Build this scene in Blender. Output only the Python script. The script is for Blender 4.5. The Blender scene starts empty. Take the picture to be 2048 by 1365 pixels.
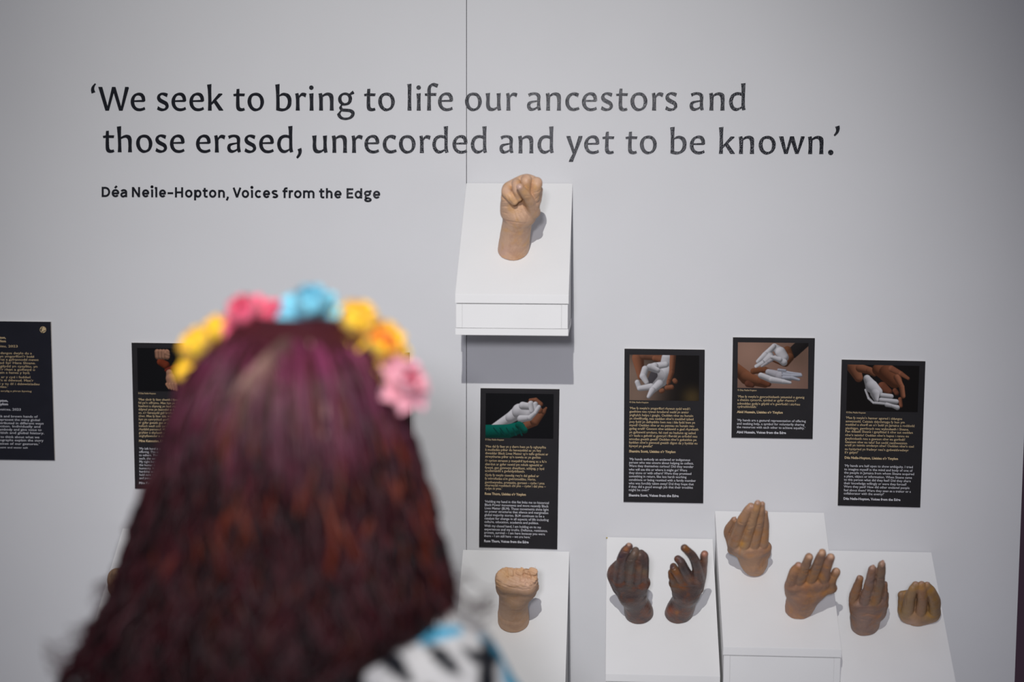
import bpy, bmesh, math, random
import numpy as np
from mathutils import Vector, Matrix
random.seed(7)
RNG = np.random.default_rng(11)
SC = bpy.context.scene
COL = SC.collection

# ------------------------------------------------------------------ camera
F_PX, PITCH, YAW, ROLL = 3057.27, 0.1046497, 0.0622173, 0.0032497
CAMH, CAMD = 1.72, 2.85
_cy, _sy, _cp, _sp = math.cos(YAW), math.sin(YAW), math.cos(PITCH), math.sin(PITCH)
FW = np.array([-_sy * _cp, _cy * _cp, -_sp])
_rt = np.array([_cy, _sy, 0.0])
_up = np.cross(_rt, FW)
RT = math.cos(ROLL) * _rt + math.sin(ROLL) * _up
UP = -math.sin(ROLL) * _rt + math.cos(ROLL) * _up
CP = np.array([0.0, -CAMD, CAMH])
cam = bpy.data.cameras.new('camera')
cam_ob = bpy.data.objects.new('camera', cam)
COL.objects.link(cam_ob)
cam.sensor_width = 36.0
cam.lens = 36.0 * F_PX / 2048.0
cam.clip_start = 0.05
m = Matrix(((RT[0], UP[0], -FW[0], CP[0]), (RT[1], UP[1], -FW[1], CP[1]), (RT[2], UP[2], -FW[2], CP[2]), (0, 0, 0, 1)))
cam_ob.matrix_world = m
cam.dof.use_dof = True
cam.dof.focus_distance = 2.80
cam.dof.aperture_fstop = 1.5
SC.camera = cam_ob

# ------------------------------------------------------------------ world, lights, exposure
SC.view_settings.view_transform = 'Standard'
SC.view_settings.look = 'None'
SC.view_settings.gamma = 1.0
SC.view_settings.use_curve_mapping = False
SC.view_settings.exposure = 0.0
w = bpy.data.worlds.new('gallery_ambience')
SC.world = w
w.use_nodes = True
w.node_tree.nodes['Background'].inputs[0].default_value = (0.80, 0.80, 0.95, 1)
w.node_tree.nodes['Background'].inputs[1].default_value = 0.21


def spot(name, loc, target, power, size_deg, blend, color, radius):
    l = bpy.data.lights.new(name, 'SPOT')
    l.energy = power
    l.spot_size = math.radians(size_deg)
    l.spot_blend = blend
    l.color = color
    l.shadow_soft_size = radius
    o = bpy.data.objects.new(name, l)
    COL.objects.link(o)
    o.location = loc
    o.rotation_euler = (Vector(target) - Vector(loc)).to_track_quat('-Z', 'Y').to_euler()
    return o


spot('track_spotlight', (-0.135, -3.0, CAMH + 1.2), (-0.328, 0, CAMH - 0.216), 248, 48.7, 1.0, (1.0, 0.985, 0.955), 0.016)
spot('fill_floodlight', (-0.15, -4.2, CAMH + 0.47), (-0.132, 0, CAMH - 0.833), 230, 38, 1.0, (0.93, 0.92, 1.0), 0.14)

# ------------------------------------------------------------------ helpers


def ray(px, py):
    return FW + RT * (px - 1024.0) / F_PX + UP * (682.5 - py) / F_PX


def on_y(px, py, y=0.0):
    r = ray(px, py)
    return CP + r * ((y - CP[1]) / r[1])


def on_plane(px, py, p0, n):
    r = ray(px, py)
    return CP + r * (np.dot(n, p0 - CP) / np.dot(n, r))


def at_depth(px, py, z):
    return CP + ray(px, py) * z


def tag(o, label=None, cat=None, group=None, kind=None):
    if label: o['label'] = label
    if cat: o['category'] = cat
    if group: o['group'] = group
    if kind: o['kind'] = kind
    return o


def link(name, me, mat=None, parent=None, smooth=False):
    o = bpy.data.objects.new(name, me)
    COL.objects.link(o)
    if mat is not None and len(me.materials) == 0:
        me.materials.append(mat)
    if parent is not None:
        o.parent = parent
        o.matrix_parent_inverse = Matrix.Translation(-Vector(parent.location))
    if smooth:
        me.polygons.foreach_set('use_smooth', [True] * len(me.polygons))
    return o


def empty(name, loc):
    o = bpy.data.objects.new(name, None)
    o.location = loc
    o.empty_display_size = 0.05
    COL.objects.link(o)
    return o


def mesh_np(name, verts, faces, colors=None):
    me = bpy.data.meshes.new(name)
    me.from_pydata([tuple(v) for v in verts] if not isinstance(verts, np.ndarray) else verts.tolist(), [],
                   faces.tolist() if isinstance(faces, np.ndarray) else faces)
    if colors is not None:
        at = me.color_attributes.new('Col', 'FLOAT_COLOR', 'POINT')
        c = np.ones((len(me.vertices), 4), np.float32)
        c[:, :3] = colors
        at.data.foreach_set('color', c.ravel())
    me.update()
    return me


def box(name, lo, hi, mat, parent=None, bevel=0.0):
    bm = bmesh.new()
    bmesh.ops.create_cube(bm, size=1.0)
    for v in bm.verts:
        for i in range(3):
            v.co[i] = lo[i] if v.co[i] < 0 else hi[i]
    if bevel > 0:
        bmesh.ops.bevel(bm, geom=bm.edges[:], offset=bevel, segments=2, affect='EDGES', profile=0.6)
    me = bpy.data.meshes.new(name)
    bm.to_mesh(me)
    bm.free()
    return link(name, me, mat, parent)


def prism_x(name, yz, x0, x1, mat, parent=None, bevel=0.0):
    """polygon in the y-z plane pushed out along x"""
    bm = bmesh.new()
    a = [bm.verts.new((x0, y, z)) for y, z in yz]
    b = [bm.verts.new((x1, y, z)) for y, z in yz]
    bm.faces.new(a)
    bm.faces.new(b[::-1])
    n = len(yz)
    for i in range(n):
        bm.faces.new((a[i], b[i], b[(i + 1) % n], a[(i + 1) % n]))
    bmesh.ops.recalc_face_normals(bm, faces=bm.faces[:])
    if bevel > 0:
        bmesh.ops.bevel(bm, geom=bm.edges[:], offset=bevel, segments=2, affect='EDGES', profile=0.6)
    me = bpy.data.meshes.new(name)
    bm.to_mesh(me)
    bm.free()
    return link(name, me, mat, parent)


def nodes_of(mat):
    mat.use_nodes = True
    nt = mat.node_tree
    return nt, nt.nodes, nt.links, nt.nodes['Principled BSDF']


def plain(name, color, rough=0.6, spec=0.5, noise=0.0, nscale=30.0, bump=0.0, bscale=200.0, attr=False, sheen=0.0):
    mat = bpy.data.materials.new(name)
    nt, N, L, P = nodes_of(mat)
    P.inputs['Roughness'].default_value = rough
    P.inputs['Specular IOR Level'].default_value = spec
    P.inputs['Base Color'].default_value = (*color, 1)
    if sheen:
        P.inputs['Sheen Weight'].default_value = sheen
    tc = N.new('ShaderNodeTexCoord')
    src = None
    if attr:
        a = N.new('ShaderNodeAttribute')
        a.attribute_name = 'Col'
        src = a.outputs['Color']
        L.new(src, P.inputs['Base Color'])
    if noise > 0:
        nz = N.new('ShaderNodeTexNoise')
        nz.inputs['Scale'].default_value = nscale
        nz.inputs['Detail'].default_value = 6
        L.new(tc.outputs['Object'], nz.inputs['Vector'])
        mr = N.new('ShaderNodeMapRange')
        mr.inputs['From Min'].default_value = 0.3
        mr.inputs['From Max'].default_value = 0.7
        mr.inputs['To Min'].default_value = 1 - noise
        mr.inputs['To Max'].default_value = 1 + noise
        L.new(nz.outputs['Fac'], mr.inputs['Value'])
        mx = N.new('ShaderNodeMix')
        mx.data_type = 'RGBA'
        mx.blend_type = 'MULTIPLY'
        mx.inputs['Factor'].default_value = 1.0
        if src is not None:
            L.new(src, mx.inputs['A'])
        else:
            mx.inputs['A'].default_value = (*color, 1)
        L.new(mr.outputs['Result'], mx.inputs['B'])
        L.new(mx.outputs['Result'], P.inputs['Base Color'])
    if bump > 0:
        nb = N.new('ShaderNodeTexNoise')
        nb.inputs['Scale'].default_value = bscale
        nb.inputs['Detail'].default_value = 5
        L.new(tc.outputs['Object'], nb.inputs['Vector'])
        bp = N.new('ShaderNodeBump')
        bp.inputs['Strength'].default_value = bump
        bp.inputs['Distance'].default_value = 0.002
        L.new(nb.outputs['Fac'], bp.inputs['Height'])
        L.new(bp.outputs['Normal'], P.inputs['Normal'])
    return mat


M_WALL = plain('wall_paint', (0.600, 0.604, 0.618), 0.75, 0.25, noise=0.012, nscale=6, bump=0.05, bscale=260)
M_SHELF = plain('white_board_paint', (0.73, 0.73, 0.725), 0.6, 0.3, noise=0.012, nscale=14, bump=0.06, bscale=180)
M_GAP = plain('dark_seam_backing', (0.05, 0.05, 0.05), 0.9)  # dark backing that shows through the joint of the wall panels
M_FLOOR = plain('grey_floor', (0.22, 0.21, 0.21), 0.55, 0.4, noise=0.12, nscale=5)
M_FAR = plain('mauve_wall_paint', (0.17, 0.10, 0.14), 0.8, 0.3, noise=0.05, nscale=3)
M_INK = plain('black_vinyl', (0.011, 0.012, 0.016), 0.13, 0.24, noise=0.12, nscale=60, bump=0.22, bscale=420)
M_PANEL = plain('charcoal_board', (0.0165, 0.0155, 0.0175), 0.55, 0.1, noise=0.08, nscale=30)
M_NAVY = plain('navy_board', (0.013, 0.0135, 0.020), 0.55, 0.1, noise=0.08, nscale=30)
M_EDGE = plain('board_edge', (0.50, 0.47, 0.43), 0.7)
M_GOLD = plain('gold_print', (0.50, 0.38, 0.22), 0.6, 0.1)
M_WHITE = plain('white_print', (0.52, 0.52, 0.55), 0.6, 0.3)
M_PRINT = plain('photo_print', (1, 1, 1), 0.55, 0.06, attr=True)
M_FOAM = plain('yellow_peg', (0.45, 0.36, 0.14), 0.7)

# ------------------------------------------------------------------ structure
SEAM = float(on_y(933, 500)[0])
WR = float(on_y(2047, 900)[0])
wall = tag(empty('wall_back', (0, 0, 0)), kind='structure')
box('wall_panel', (-2.6, 0.0, 0.0), (SEAM - 0.0006, 0.02, 3.6), M_WALL, wall)
box('wall_panel', (SEAM + 0.0006, 0.0, 0.0), (WR, 0.02, 3.6), M_WALL, wall)
box('backing', (-2.6, 0.0205, 0.0), (WR - 0.001, 0.12, 3.6), M_GAP, wall)
fl = box('floor', (-3.2, -5.2, -0.1), (3.2, 2.0, 0.0), M_FLOOR)
tag(fl, kind='structure')
fw_ = box('wall_far', (-3.2, 1.9, 0.0), (3.2, 2.0, 3.6), M_FAR)
tag(fw_, kind='structure')

# ------------------------------------------------------------------ plinths and wall box


class Slope:
    pass


def plinth(name, xl, xr, zb, d, zf, to_floor, lip, label, cat):
    """sloping-topped white display box; z given relative to the camera height"""
    s = Slope()
    zb += CAMH
    zf += CAMH
    s.xl, s.xr, s.zb, s.d, s.zf = xl, xr, zb, d, zf
    a = math.atan2(zb - zf, d - 0.0015)
    s.n = np.array([0, -math.sin(a), math.cos(a)])
    s.p0 = np.array([(xl + xr) / 2, -(d + 0.0015) / 2, (zb + zf) / 2])
    zbase = 0.0 if to_floor else zf - lip - 0.0555
    root = empty(name, ((xl + xr) / 2, -d / 2, zbase))
    G = 0.0006
    # sloping board with a vertical front lip
    th = 0.013
    prism_x('sloped_top', [(-0.0015, zb), (-d, zf), (-d, zf - lip), (-d + 0.012, zf - lip), (-d + 0.014, zf - th - 0.002), (-0.0015, zb - th * 1.5)],
            xl, xr, M_SHELF, root, bevel=0.0008)
    ztop = zf - lip - G
    bot = zbase if to_floor else zbase + 0.0118
    # side panels
    for sx in (0, 1):
        x0, x1 = ((xl + 0.0015, xl + 0.0125), (xr - 0.0125, xr - 0.0015))[sx]
        prism_x('side_panel', [(-0.003, bot + G), (-d + 0.001, bot + G), (-d + 0.001, ztop - G), (-d + 0.016, ztop - G), (-d + 0.018, zf - th - 0.006), (-0.003, zb - th * 1.5 - 0.006)],
                x0, x1, M_SHELF, root, bevel=0.0006)
    box('front_panel', (xl + 0.0126, -d + 0.0010, bot + G), (xr - 0.0126, -d + 0.0125, ztop - G), M_SHELF, root, bevel=0.0003)
    if not to_floor:
        box('bottom_board', (xl + 0.0005, -d, zbase), (xr - 0.0005, -0.0015, zbase + 0.0118), M_SHELF, root, bevel=0.0006)
    tag(root, label, cat)
    return s


S_TOP = plinth('wall_plinth', -0.2635, -0.066, -0.005, 0.216, -0.1965, False, 0.0155,
               'white sloping-topped box fixed on the wall under the raised tan fist', 'plinth')
S_C = plinth('display_plinth', 0.2065, 0.410, -0.618, 0.252, -0.803, True, 0.0150,
             'tallest lower white plinth, carrying the pressed-finger hand and the splayed hand', 'plinth')
S_B = plinth('display_plinth', 0.0035, 0.2035, -0.672, 0.240, -0.860, True, 0.0140,
             'white sloping plinth under the pair of dark brown hands', 'plinth')
XA = float(on_y(1138.9, 1103.7)[0])
ZA = float(on_y(1138.9, 1103.7)[2]) - CAMH
S_A = plinth('display_plinth', XA - 0.203, XA, ZA, 0.235, ZA - 0.187, True, 0.0145,
             'white sloping plinth below the tall text panel, carrying the pale closed fist', 'plinth')
XD = float(on_y(1862.5, 1105)[0])
ZD = float(on_y(1862.5, 1105)[2]) - CAMH
S_D = plinth('display_plinth', 0.4115, XD, ZD, 0.250, ZD - 0.188, True, 0.0145,
             'rightmost white plinth, under the two ochre brown hands', 'plinth')
XL_ = float(on_y(245.9, 1057.4)[0])
ZL = float(on_y(245.9, 1057.4)[2]) - CAMH
S_L = plinth('display_plinth', XL_, XL_ + 0.205, ZL, 0.250, ZL - 0.190, True, 0.0145,
             'leftmost white plinth, half hidden behind the dark red hair', 'plinth')
pk = on_y(1213.6, 1076.5, -0.004)
bm = bmesh.new()
bmesh.ops.create_uvsphere(bm, u_segments=10, v_segments=6, radius=0.0017)
me = bpy.data.meshes.new('peg')
bm.to_mesh(me)
bm.free()
o = link('peg', me, M_FOAM)
o.location = pk
tag(o, 'tiny yellow peg at the upper left corner of the plinth with the dark hands', 'peg')

# ------------------------------------------------------------------ wall quotation, traced letter shapes
# every glyph: zoom origin x, y, zoom scale, baseline y (in the photograph), contours ('c' marks a corner)
GL = {
 '\u2018': (170, 150, 7.314, 221.4, ['155,122c 172,135c 150,170 145,210 160,252c 106,272c 97,225 105,180 130,145']),
 'W': (170, 150, 7.314, 221.4, ['203,175c 262,175c 340,455c 405,175c 455,175c 538,460c 597,175c 645,175c 652,192c 560,523c 508,523c 430,265c 360,523c 308,523c']),
 'e': (440, 240, 10.24, 306.0, ['982,308 1050,325 1095,385 1107,450 1105,480 1078,498 1060,500c 880,500c 890,560 925,610 990,630 1050,620 1088,600c 1107,652c 1050,678 980,689 900,670 830,600 805,510 820,420 870,350 925,320', '880,465c 895,410 925,375 960,366 1000,378 1025,410 1036,458c']),
 's': (440, 240, 10.24, 306.0, ['728,330c 708,402c 660,378 610,357 580,370 570,395 590,430 650,465 715,505 743,570 735,620 690,665 610,687 555,678 502,652c 525,583c 570,615 630,634 665,622 678,590 660,560 600,530 540,495 510,450 503,410 520,360 560,325 610,308 670,310']),
 'a': (440, 240, 10.24, 306.0, ['165,335c 230,313 300,308 370,325 410,370 415,430 410,500 415,580 430,660c 375,677c 352,635c 310,662 245,683 180,662 150,600 150,560 170,510 220,485 345,468c 345,410 325,375 285,360 235,370 188,398c', '348,498c 250,525 220,550 220,590 240,618 280,626 320,612 348,595c']),
 'd': (440, 240, 10.24, 306.0, ['1398,137c 1488,128c 1483,300 1485,520 1490,600 1504,660c 1440,677c 1422,632c 1370,670 1315,687 1250,668 1195,600 1173,510 1185,430 1220,360 1280,320 1345,308 1412,322c 1410,230', '1418,388c 1370,370 1320,372 1275,400 1248,470 1250,540 1275,595 1310,622 1350,625 1418,598c']),
 ',': (440, 240, 10.24, 306.0, ['1588,608c 1665,577c 1676,640 1665,700 1630,760 1585,802c 1562,770c 1595,710 1605,665']),
 'u': (610, 240, 10.24, 306.1, ['150,328c 242,318c 237,450 238,550 255,605 295,625 335,620 380,600c 382,450 370,330c 457,320c 450,480 455,580 468,665c 405,682c 385,638c 330,675 275,687 210,672 172,620 162,550 165,430']),
 'n': (610, 240, 10.24, 306.1, ['552,332c 622,317c 637,362c 680,328 740,310 810,322 850,360 862,430 860,560 866,677c 782,677c 788,540 780,430 765,390 735,370 690,376 645,402c 642,540 646,677c 565,677c 570,540 565,420']),
 'r': (610, 240, 10.24, 306.1, ['955,332c 1020,317c 1036,375c 1070,330 1105,312 1150,315 1190,332c 1166,410c 1130,390 1098,378 1070,390 1045,420c 1044,540 1050,677c 966,677c 972,540 968,420']),
 'c': (610, 240, 10.24, 306.1, ['1868,335c 1845,410c 1790,385 1745,370 1700,400 1672,460 1670,530 1695,590 1740,625 1800,622 1862,604c 1883,652c 1820,680 1750,691 1670,668 1615,600 1593,520 1605,430 1650,360 1715,320 1775,308 1825,315']),
 'o': (790, 240, 10.24, 306.3, ['268,311 340,332 400,400 424,490 405,580 350,655 240,692 160,660 105,590 82,500 100,410 150,345 210,318', '248,372 300,385 335,430 348,510 335,590 300,627 260,635 210,615 175,560 160,480 175,410 205,378']),
 'k': (170, 150, 7.314, 221.4, ['1795,143c 1860,133c 1858,250 1862,398c 1965,272c 2015,272c 2022,285c 1932,372c 2032,513c 2030,523c 1970,523c 1895,410c 1862,440c 1864,523c 1808,523c 1812,400 1808,250']),
 't': (440, 150, 7.314, 221.4, ['248,207c 290,203c 290,270c 370,272c 362,312c 290,311c 292,430 300,475 325,487 358,480c 370,515c 340,528 295,531 255,510 240,460 242,311c 205,313c 200,280c 242,272c']),
 'b': (440, 150, 7.314, 221.4, ['813,142c 878,132c 875,295c 905,270 945,261 1010,280 1045,330 1052,390 1040,460 990,510 920,533 870,528 826,517c 828,400 824,250', '877,318c 910,305 945,305 980,330 997,380 990,440 965,480 930,491 880,483c']),
 'i': (440, 150, 7.314, 221.4, ['1310,275c 1374,267c 1371,400 1375,523c 1316,523c 1320,400', '@1342,187,33']),
 'g': (640, 150, 13.65, 221.4, ['895,428c 940,500c 925,520c 845,548c 868,600 875,660 855,740 790,810 680,838 610,835c 600,875 625,915 700,920 840,935 920,980 947,1040 930,1120 860,1190 760,1225 670,1232 560,1205 490,1140 465,1075c 555,972c 530,930 520,890c 575,810c 520,760 493,670 510,590 570,520 650,485 720,483 800,512c', '685,548 740,565 775,620 778,680 755,740 695,770 640,755 600,710 588,640 605,580 640,552', '600,998c 700,1008 790,1015 845,1045 850,1085 800,1145 700,1166 620,1150 570,1100 562,1050 580,1010']),
 'l': (800, 150, 15.17, 221.5, ['218,283c 352,268c 347,500 345,800 352,1083c 232,1083c 240,800 240,400']),
 'f': (800, 150, 15.17, 221.5, ['1168,282c 1130,390c 1060,365 990,340 950,380 938,450 940,550c 1112,550c 1100,640c 940,640c 940,860 945,1083c 820,1083c 832,860 835,640c 760,640c 752,568c 835,555c 832,450 860,350 930,280 1020,243 1090,255']),
 'h': (190, 240, 7.314, 304.7, ['332,98c 395,90c 393,250c 430,228 480,216 530,235 550,290 548,380 554,473c 496,473c 500,380 495,300 478,268 450,260 395,280c 397,380 402,473c 345,473c 350,380 345,250']),
 'y': (980, 240, 10.24, 306.6, ['1557,328c 1645,326c 1725,600c 1812,326c 1893,326c 1880,390c 1740,740 1695,858c 1612,858c 1625,810 1690,690c']),
 'w': (1420, 240, 7.314, 308.4, ['1003,242c 1068,242c 1110,440c 1165,242c 1222,242c 1275,440c 1325,242c 1378,242c 1378,258c 1288,500c 1240,500c 1183,325c 1130,500c 1078,500c']),
 '.': (1420, 240, 7.314, 308.4, ['@1763,478,39']),
 '\u2019': (1420, 240, 7.314, 308.4, ['1822,103c 1885,83c 1890,130 1870,190 1815,243c 1802,222c 1832,175 1835,140']),
}


def contour_pts(s, n=5):
    if s[0] == '@':
        cx, cy, r = [float(v) for v in s[1:].split(',')]
        return [(cx + r * math.cos(t), cy + r * math.sin(t)) for t in np.linspace(0, 2 * math.pi, 22, endpoint=False)]
    P = []
    for tk in s.split():
        c = tk.endswith('c')
        x, y = tk.rstrip('c').split(',')
        P.append((np.array([float(x), float(y)]), c))
    out = []
    N_ = len(P)
    for i in range(N_):
        p1, c1 = P[i]
        p2, c2 = P[(i + 1) % N_]
        p0 = P[i - 1][0]
        p3 = P[(i + 2) % N_][0]
        out.append(tuple(p1))
        if c1 and c2:
            continue
        L = np.linalg.norm(p2 - p1)

        def tang(a, b, c):
            t = c - a
            t = t / (np.linalg.norm(t) + 1e-9)
            return t * min(np.linalg.norm(b - a), np.linalg.norm(c - b))
        m1 = (p2 - p1) if c1 else tang(p0, p1, p2) * (L / max(1e-9, min(np.linalg.norm(p1 - p0), L))) ** 0.5
        m2 = (p2 - p1) if c2 else tang(p1, p2, p3) * (L / max(1e-9, min(np.linalg.norm(p3 - p2), L))) ** 0.5
        if c1 and not c2: m1 = 1.5 * (p2 - p1) - 0.5 * m2
        if c2 and not c1: m2 = 1.5 * (p2 - p1) - 0.5 * m1
        for k in range(1, n):
            t = k / n
            h00 = 2 * t**3 - 3 * t**2 + 1
            h10 = t**3 - 2 * t**2 + t
            h01 = -2 * t**3 + 3 * t**2
            h11 = t**3 - t**2
            out.append(tuple(h00 * p1 + h10 * m1 + h01 * p2 + h11 * m2))
    return out


def curve_mesh(name, polys, extrude):
    """filled flat shape with holes (2D curve), converted to a mesh; polys in metres (x, z)"""
    cu = bpy.data.curves.new('tmp', 'CURVE')
    cu.dimensions = '2D'
    cu.fill_mode = 'BOTH'
    cu.extrude = extrude / 2
    for pl in polys:
        sp = cu.splines.new('POLY')
        sp.points.add(len(pl) - 1)
        for i, (x, y) in enumerate(pl):
            sp.points[i].co = (x, y, 0, 1)
        sp.use_cyclic_u = True
    ob = bpy.data.objects.new('tmp', cu)
    me = bpy.data.meshes.new_from_object(ob)
    bpy.data.objects.remove(ob)
    bpy.data.curves.remove(cu)
    me.name = name
    # (x, y, z) -> (x, -z, y): stands in the wall plane, facing the room
    for v in me.vertices:
        x, y, z = v.co
        v.co = (x, -z, y)
    return me


GMESH = {}
for ch, (ox, oy, sc, base, cs) in GL.items():
    polys = []
    for s in cs:
        polys.append([on_y(ox + x / sc, oy + y / sc) for x, y in contour_pts(s)])
    left = min(p[0] for p in polys[0])
    zb_ = float(on_y(ox + 400 / sc, base)[2])
    polys = [[(p[0] - left, p[2] - zb_) for p in pl] for pl in polys]
    GMESH[ch] = curve_mesh('letter', polys, 0.0005)
    GMESH[ch].materials.append(M_INK)

LINE1 = ('\u2018Weseektobringtolifeourancestorsand',
         [183.3, 197.8, 261.9, 314.2, 343.4, 379.2, 415.1, 467.3, 495.4, 551.2, 590.8, 618.8, 637.3, 674.1, 728.3, 756.5, 814.4, 833, 849.6, 876.1, 930, 971.1, 1011.8, 1053.8, 1091.1, 1130.5, 1163.7, 1201.4, 1231.7, 1260.5, 1303.1, 1330, 1378.8, 1417.6, 1457.7],
         (200, 221.4), (1478, 221.3))
LINE2 = ('thoseerased,unrecordedandyettobeknown.\u2019',
         [206.7, 235.1, 272.7, 311, 340.4, 392.4, 429, 454.6, 489, 518.6, 554.6, 592.5, 624.6, 663.9, 703.3, 729, 765.6, 798, 838.8, 864.7, 905, 941.6, 998.8, 1036, 1074.9, 1132.1, 1168.1, 1204.5, 1250.6, 1279.4, 1339.5, 1379.2, 1436.8, 1476.7, 1516.8, 1557.1, 1615.1, 1655.9, 1666.4],
         (230, 304.7), (1600, 308.4))
quote = empty('wall_lettering', tuple(on_y(930, 265, -0.0006)))
tag(quote, 'large black two-line quotation lettered across the grey wall', 'lettering')
for txt, xs, b0, b1 in (LINE1, LINE2):
    assert len(txt) == len(xs), (len(txt), len(xs))
    for ch, x in zip(txt, xs):
        by = b0[1] + (b1[1] - b0[1]) * (x - b0[0]) / (b1[0] - b0[0])
        P = on_y(x, by)
        o = bpy.data.objects.new('letter', GMESH[ch])
        COL.objects.link(o)
        o.parent = quote
        o.location = Vector((P[0], -0.0006, P[2])) - quote.location

# attribution line: even-weight letters built from strokes (px units, y up from the baseline)
XH, CH, T = 15.6, 20.4, 4.0


def arc(cx, cy, rx, ry, a0, a1, n=14):
    return [(cx + rx * math.cos(math.radians(a)), cy + ry * math.sin(math.radians(a))) for a in np.linspace(a0, a1, n)]


def strokes(ch, w):
    i = T / 2
    r = w / 2 - i
    xo = XH / 2
    ry = XH / 2 - i * 0.85
    if ch == 'D': return [[(i, 0), (i, CH)], [(i, CH - i)] + arc(w * 0.42, CH / 2, w * 0.58 - i, CH / 2 - i, 90, -90, 16) + [(i, i)]]
    if ch in 'e\u00e9':
        s = [arc(w / 2, xo, r, ry, 0, 322, 26), [(i, xo - 0.3), (w - i * 0.4, xo - 0.3)]]
        if ch == '\u00e9': s.append([(w * 0.42, XH + 2.4), (w * 0.68, XH + 6.6)])
        return s
    if ch == 'a': return [[(w - i, 0), (w - i, XH * 0.6)] + arc(w / 2, XH * 0.66, w / 2 - i, XH * 0.34 - i * 0.8, 0, 160, 12), [(w - i, XH * 0.57), (w * 0.45, XH * 0.57)] + arc(w * 0.42, XH * 0.3, w * 0.42 - i, XH * 0.28 - i * 0.4, 90, 270, 12) + [(w * 0.5, i * 0.7), (w - i, XH * 0.25)]]
    if ch == 'N': return [[(i, 0), (i, CH)], [(i + 0.3, CH - 1), (w - i - 0.3, 1)], [(w - i, 0), (w - i, CH)]]
    if ch == 'i': return [[(w - i - 0.6, 0), (w - i - 0.6, XH)], [(0.3, XH - 1.6), (w - i, XH - 1.6)], arc(w - i - 0.9, CH + 0.6, 1.1, 1.1, 0, 360, 12)]
    if ch == 'l': return [[(w - i - 0.2, 0), (w - i - 0.2, CH)], [(0.2, CH - 1.7), (w - i, CH - 1.7)]]
    if ch == '-': return [[(0, 8.4), (w, 8.4)]]
    if ch == 'H': return [[(i, 0), (i, CH)], [(w - i, 0), (w - i, CH)], [(i, CH / 2), (w - i, CH / 2)]]
    if ch == 'o': return [arc(w / 2, xo, r, ry, 0, 360, 30)]
    if ch == 'c': return [arc(w / 2, xo, r, ry, 42, 318, 24)]
    if ch == 'p': return [[(i, -5.6), (i, XH)], arc(w / 2 + 0.6, xo, r - 0.4, ry, 0, 360, 28)]
    if ch == 'd': return [[(w - i, 0), (w - i, CH)], arc(w / 2 - 0.6, xo, r - 0.4, ry, 0, 360, 28)]
    if ch == 't': return [[(w * 0.42, CH - 1), (w * 0.42, 4.5)] + arc(w * 0.42 + 3.2, 4.4, 3.2, 2.7, 180, 275, 7) + [(w, 1.8)], [(0, XH - 1.8), (w, XH - 1.8)]]
    if ch == 'f': return [[(w * 0.42, 0), (w * 0.42, CH - 3.4)] + arc(w * 0.42 + 3.0, CH - 4.0, 3.0, 3.2, 180, 92, 7) + [(w, CH - 1.0)], [(0, XH - 1.8), (w, XH - 1.8)]]
    if ch in 'nh': return [[(i, 0), (i, XH if ch == 'n' else CH)], [(i, XH * 0.55)] + arc(w / 2, XH * 0.58, r, XH * 0.42 - i * 0.85, 170, 0, 12) + [(w - i, 0)]]
    if ch == 'm':
        q = (w - T) / 4
        return [[(i, 0), (i, XH)], [(i, XH * 0.6)] + arc(i + q, XH * 0.62, q, XH * 0.38 - i * 0.85, 170, 0, 9) + [(i + 2 * q, 0)], [(i + 2 * q, XH * 0.6)] + arc(i + 3 * q, XH * 0.62, q, XH * 0.38 - i * 0.85, 170, 0, 9) + [(w - i, 0)]]
    if ch == 'r': return [[(i, 0), (i, XH)], [(i, XH * 0.5)] + arc(i + w * 0.42, XH * 0.5, w * 0.42, XH * 0.5 - i * 0.8, 165, 80, 8) + [(w, XH - i * 0.95)]]
    if ch == ',': return [[(w * 0.68, 2.2), (w * 0.5, -1.5), (w * 0.15, -5.4)]]
    if ch == 'V': return [[(i * 0.9, CH), (w / 2, 0.8)], [(w / 2, 0.8), (w - i * 0.9, CH)]]
    if ch == 'E': return [[(i, 0), (i, CH)], [(i, CH - i), (w, CH - i)], [(i, CH / 2), (w * 0.92, CH / 2)], [(i, i), (w, i)]]
    if ch == 's': return [arc(w / 2, XH * 0.72, r, XH * 0.28 - i * 0.75, 30, 200, 12) + [(w * 0.34, XH * 0.56), (w * 0.66, XH * 0.44)] + arc(w / 2, XH * 0.28, r, XH * 0.28 - i * 0.75, 20, -150, 12)]
    if ch == 'g': return [arc(w * 0.46, XH * 0.66, w * 0.46 - i, XH * 0.34 - i * 0.8, 0, 360, 24), [(w * 0.72, XH - 1.6), (w, XH - 0.6)], [(w * 0.28, XH * 0.36), (w * 0.2, XH * 0.16), (w * 0.4, XH * 0.05), (w * 0.6, XH * 0.04)] + arc(w / 2 + 0.4, -2.6, w / 2 - i, 2.7, 70, -250, 18) + [(w * 0.3, XH * 0.04)]]
    return []


def ribbon(pts, half):
    P = np.array(pts, float)
    d = np.gradient(P, axis=0)
    if np.allclose(P[0], P[-1]):
        d[0] = d[-1] = P[1] - P[-2]
    d /= np.linalg.norm(d, axis=1)[:, None] + 1e-9
    nn = np.stack([-d[:, 1], d[:, 0]], 1)
    return P + nn * half, P - nn * half


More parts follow.
